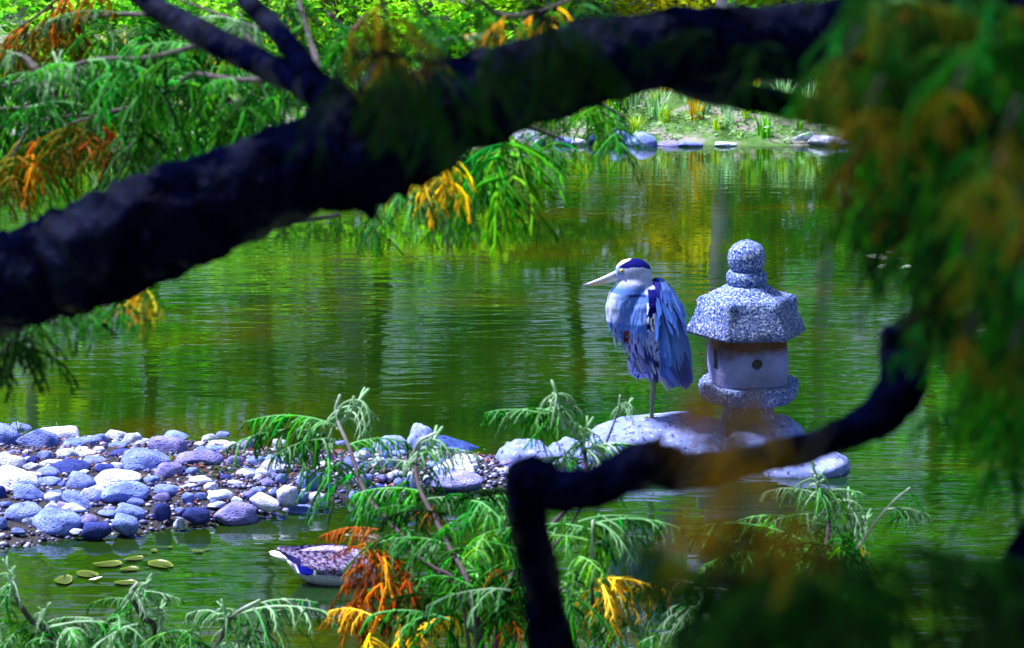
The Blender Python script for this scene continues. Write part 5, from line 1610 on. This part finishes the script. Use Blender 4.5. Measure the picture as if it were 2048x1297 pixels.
b = shrub_base(960, 6.2)
sm_ = empty('cypress_shrub', b, label='bushy green and orange cypress shrub overhanging the duck', cat='shrub')
MID = mixp((GREENS, 4), (MIDG, 4), (DARKG, 2), (LIME, 1), (PALE, 1))
m1 = stem(sm_, b, [(960, 1260, 6.3), (860, 1130, 6.5), (740, 1000, 6.8), (700, 900, 7.0), (672, 830, 7.1), (680, 790, 7.1)], 8)
fronds(sm_, m1, [('tip', 676, 850, 7.1, 110, PALE, .2), ('fan', 665, 850, 7.1, 170, GREENS, 3.0), ('fan', 660, 870, 7.1, 200, GREENS, 3.2), ('hang', 640, 850, 7.1, 110, GREENS, 3), ('fan', 680, 880, 7.1, 180, GREENS, 3.4), ('hang', 690, 900, 7.0, 170, GREENS, 2.5), ('fan', 700, 890, 7.0, 140, GREENS, .4), ('hang', 720, 930, 7, 170, GREENS, 0), ('hang', 660, 900, 7, 150, PALE, 2), ('hang', 610, 870, 7.1, 90, GREENS, 3), ('hang', 560, 885, 7.1, 70, PALE, 3)])
m2 = stem(sm_, b, [(950, 1240, 6.3), (890, 1080, 6.5), (840, 980, 6.7), (830, 920, 6.8), (838, 885, 6.8), (872, 866, 6.8)], 8)
fronds(sm_, m2, [('tip', 835, 935, 6.8, 100, PALE, .6), ('fan', 838, 905, 6.8, 120, PALE, 0), ('fan', 832, 930, 6.8, 130, PALE, 2.8), ('hang', 850, 925, 6.8, 120, GREENS, 0), ('hang', 820, 950, 6.8, 140, GREENS, 3), ('hang', 840, 970, 6.8, 140, GREENS, 1), ('fan', 845, 985, 6.7, 150, GREENS, 3), ('fan', 850, 1000, 6.7, 160, GREENS, 0)])
m3 = stem(sm_, b, [(1000, 1230, 6.4), (1080, 1080, 6.6), (1165, 980, 6.8), (1168, 900, 6.9), (1140, 850, 6.9), (1098, 800, 6.9)], 8)
fronds(sm_, m3, [('tip', 1130, 850, 6.9, 100, PALE, 2.8), ('fan', 1110, 825, 6.9, 120, GREENS, 3.0), ('fan', 1120, 840, 6.9, 160, GREENS, 3.2), ('hang', 1090, 820, 6.9, 90, GREENS, 3), ('tip', 1160, 905, 6.9, 80, PALE, 0), ('fan', 1165, 900, 6.9, 160, PALE, 0), ('fan', 1168, 920, 6.9, 170, PALE, 3), ('hang', 1180, 900, 6.9, 130, PALE, 0), ('hang', 1130, 900, 6.9, 120, PALE, 2), ('fan', 1165, 960, 6.8, 150, PALE, 1)])
m4 = stem(sm_, b, [(1040, 1230, 6.5), (1160, 1020, 6.9), (1215, 880, 7.0), (1235, 825, 7.0), (1240, 790, 7.0)], 4)
fronds(sm_, m4, [('tip', 1236, 828, 7.0, 50, PALE, 0), ('hang', 1200, 870, 7.0, 60, GREENS, 2)])
m5 = stem(sm_, b, [(1215, 1297, 6.2), (1188, 1220, 6.2), (1182, 1140, 6.2), (1186, 1040, 6.2)], 8)
fronds(sm_, m5, [('hang', 1186, 1150, 6.2, 150, YELLOW, 0), ('fan', 1188, 1160, 6.2, 150, YELLOW, -.2), ('fan', 1190, 1180, 6.2, 170, YELLOW, -.3), ('hang', 1200, 1200, 6.2, 120, ORANGE, 0), ('fan', 1184, 1090, 6.2, 150, GREENS, .1), ('fan', 1184, 1050, 6.2, 170, GREENS, 0), ('fan', 1180, 1060, 6.2, 150, GREENS, 3), ('hang', 1186, 1060, 6.2, 140, LIME, 1), ('hang', 1200, 1230, 6.2, 130, GREENS, 0), ('hang', 1150, 1150, 6.2, 150, GREENS, 3)])
m6 = stem(sm_, b, [(930, 1230, 6.3), (860, 1130, 6.4), (760, 1080, 6.5), (690, 1070, 6.5)], 5)
fronds(sm_, m6, [('hang', x, y, 6.45 + fg.uniform(-.1, .15), s_, ORANGE, None) for (x, y, s_) in ((728, 1070, 130), (715, 1085, 110), (750, 1080, 140), (770, 1100, 150), (745, 1140, 140), (790, 1110, 150), (775, 1150, 150), (735, 1185, 120), (710, 1205, 100), (810, 1150, 140), (790, 1190, 130), (840, 1180, 110), (690, 1195, 80))]
        + [('fan', 755, 1060, 6.5, 120, ORANGE, 3.3), ('hang', 800, 1250, 6.3, 110, YELLOW, None), ('hang', 860, 1240, 6.3, 110, YELLOW, None), ('fan', 760, 1240, 6.3, 150, YELLOW, None), ('hang', 740, 1260, 6.3, 90, YELLOW, None), ('fan', 850, 1255, 6.3, 140, YELLOW, None), ('hang', 870, 1010, 6.5, 60, ORANGE, None), ('hang', 1000, 1130, 6.2, 60, ORANGE, None), ('hang', 1030, 1210, 6.2, 110, ORANGE, None)])
for i in range(48):
    t = fg.random()
    x = fg.uniform(820, 1070); y = fg.uniform(1000, 1280) + (900 - x) * .12
    spray(m6, fg.choice(('hang', 'fan', 'fan')), x, y, 6.3 + fg.uniform(-.3, .4), fg.uniform(110, 190), MID(), 3.0 if x < 900 else None)
for i in range(16):
    spray(m5, fg.choice(('hang', 'fan')), fg.uniform(1080, 1260), fg.uniform(1030, 1280), 6.2 + fg.uniform(-.2, .3), fg.uniform(110, 170), fg.choice((GREENS, LIME, PALE)))

b = shrub_base(1560, 6.2)
sr = empty('cypress_shrub', b, label='feathery green cypress shrub in front of the wet slab beside the lantern', cat='shrub')
r1 = stem(sr, b, [(1600, 1240, 6.4), (1650, 1100, 6.6), (1655, 1020, 6.7), (1635, 970, 6.7), (1630, 950, 6.7)], 7)
fronds(sr, r1, [('tip', 1640, 1000, 6.7, 90, PALE, 2), ('fan', 1640, 985, 6.7, 110, PALE, 0), ('fan', 1638, 990, 6.7, 110, PALE, 3), ('hang', 1660, 980, 6.7, 90, LIME, 0), ('fan', 1650, 1030, 6.7, 170, GREENS, 3.1), ('fan', 1645, 1050, 6.7, 190, GREENS, 3.2), ('hang', 1600, 1040, 6.7, 150, GREENS, 3), ('hang', 1550, 1050, 6.7, 140, GREENS, 3), ('fan', 1600, 1080, 6.6, 190, GREENS, 3.1)])
r2 = stem(sr, b, [(1640, 1240, 6.4), (1720, 1090, 6.6), (1780, 1010, 6.7), (1820, 975, 6.7)], 3)
fronds(sr, r2, [('fan', 1770, 1020, 6.7, 110, PALE, .1), ('hang', 1820, 980, 6.7, 60, GREENS, 0), ('hang', 1790, 1010, 6.7, 70, GREENS, 0), ('tip', 1700, 1060, 6.7, 90, PALE, 1), ('tip', 1720, 1080, 6.7, 80, PALE, 0), ('fan', 1690, 1060, 6.7, 130, PALE, 3), ('hang', 1690, 1050, 6.7, 100, LIME, 0), ('hang', 1710, 1080, 6.7, 90, YELLOW, 0)])
r3 = stem(sr, b, [(1480, 1290, 6.1), (1420, 1220, 6.1), (1360, 1160, 6.1), (1330, 1140, 6.1)], 6)
fronds(sr, r3, [('fan', 1400, 1170, 6.1, 170, PALE, 3), ('fan', 1390, 1180, 6.1, 160, PALE, 0), ('hang', 1400, 1180, 6.1, 140, GREENS, 0), ('hang', 1340, 1170, 6.1, 140, GREENS, 3), ('tip', 1400, 1230, 6.1, 110, PALE, 1), ('fan', 1440, 1240, 6.1, 170, PALE, 0), ('fan', 1420, 1260, 6.1, 180, PALE, 3), ('hang', 1450, 1210, 6.1, 150, GREENS, 0), ('hang', 1480, 1180, 6.2, 150, GREENS, 0)])
for i in range(26):
    spray(r1, fg.choice(('hang', 'fan')), fg.uniform(1480, 1690), fg.uniform(1040, 1180), 6.5 + fg.uniform(-.3, .3), fg.uniform(110, 180), fg.choice((GREENS, GREENS, DARKG, LIME)))
for i in range(12):
    spray(r3, fg.choice(('hang', 'fan')), fg.uniform(1300, 1500), fg.uniform(1180, 1290), 6.1 + fg.uniform(-.2, .2), fg.uniform(110, 160), fg.choice((GREENS, PALE)))
# dark foliage of the big tree close to the lens, lower corner
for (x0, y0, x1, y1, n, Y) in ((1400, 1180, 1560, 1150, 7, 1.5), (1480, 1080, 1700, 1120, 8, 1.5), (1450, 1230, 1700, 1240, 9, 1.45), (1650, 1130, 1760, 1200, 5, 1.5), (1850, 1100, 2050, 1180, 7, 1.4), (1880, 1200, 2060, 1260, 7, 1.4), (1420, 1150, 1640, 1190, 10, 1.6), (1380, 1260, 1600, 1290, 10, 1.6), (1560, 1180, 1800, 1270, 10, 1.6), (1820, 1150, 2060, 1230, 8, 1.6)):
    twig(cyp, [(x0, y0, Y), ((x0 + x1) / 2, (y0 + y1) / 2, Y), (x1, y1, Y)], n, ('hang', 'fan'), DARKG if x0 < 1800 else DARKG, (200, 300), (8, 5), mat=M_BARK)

# the big tree has more sprays than can be told apart: the 300 largest stay single parts, the rest form one part
def merge_rest(tree, keep=300):
    tw = {o.name: o for o in bpy.data.objects if o.parent is tree}
    sp_ = [o for o in bpy.data.objects if o.name.startswith('foliage_spray') and o.parent and o.parent.name in tw]
    sp_.sort(key=lambda o: -o.scale[0] * S(o.location) * (1 if o.location[1] > 2.5 else .35))
    rest = sp_[keep:]
    if not rest: return
    V, T, C, Fs, off = [], [], [], [], 0
    for o in rest:
        me = o.data; n = len(me.vertices)
        co = np.empty(n * 3, np.float32); me.vertices.foreach_get('co', co)
        M = np.array(o.matrix_basis)
        V.append(co.reshape(-1, 3) @ M[:3, :3].T + M[:3, 3])
        t = np.empty(n * 4, np.float32); me.color_attributes['tone'].data.foreach_get('color', t); T.append(t)
        C.append(np.tile(np.array(o.color, np.float32), n))
        Fs += [tuple(i + off for i in p.vertices) for p in me.polygons]
        off += n
    me = bpy.data.meshes.new('foliage')
    me.from_pydata(np.concatenate(V).tolist(), [], Fs)
    me.color_attributes.new('tone', 'FLOAT_COLOR', 'POINT').data.foreach_set('color', np.concatenate(T))
    me.color_attributes.new('tint', 'FLOAT_COLOR', 'POINT').data.foreach_set('color', np.concatenate(C))
    me.polygons.foreach_set('use_smooth', np.ones(len(me.polygons), bool))
    me.materials.append(M_LEAFV)
    for o in rest: bpy.data.objects.remove(o)
    link('foliage', me, tree)['kind'] = 'stuff'
    print('sprays', len(sp_), 'merged', len(rest), 'tris', len(me.polygons))
merge_rest(cyp)
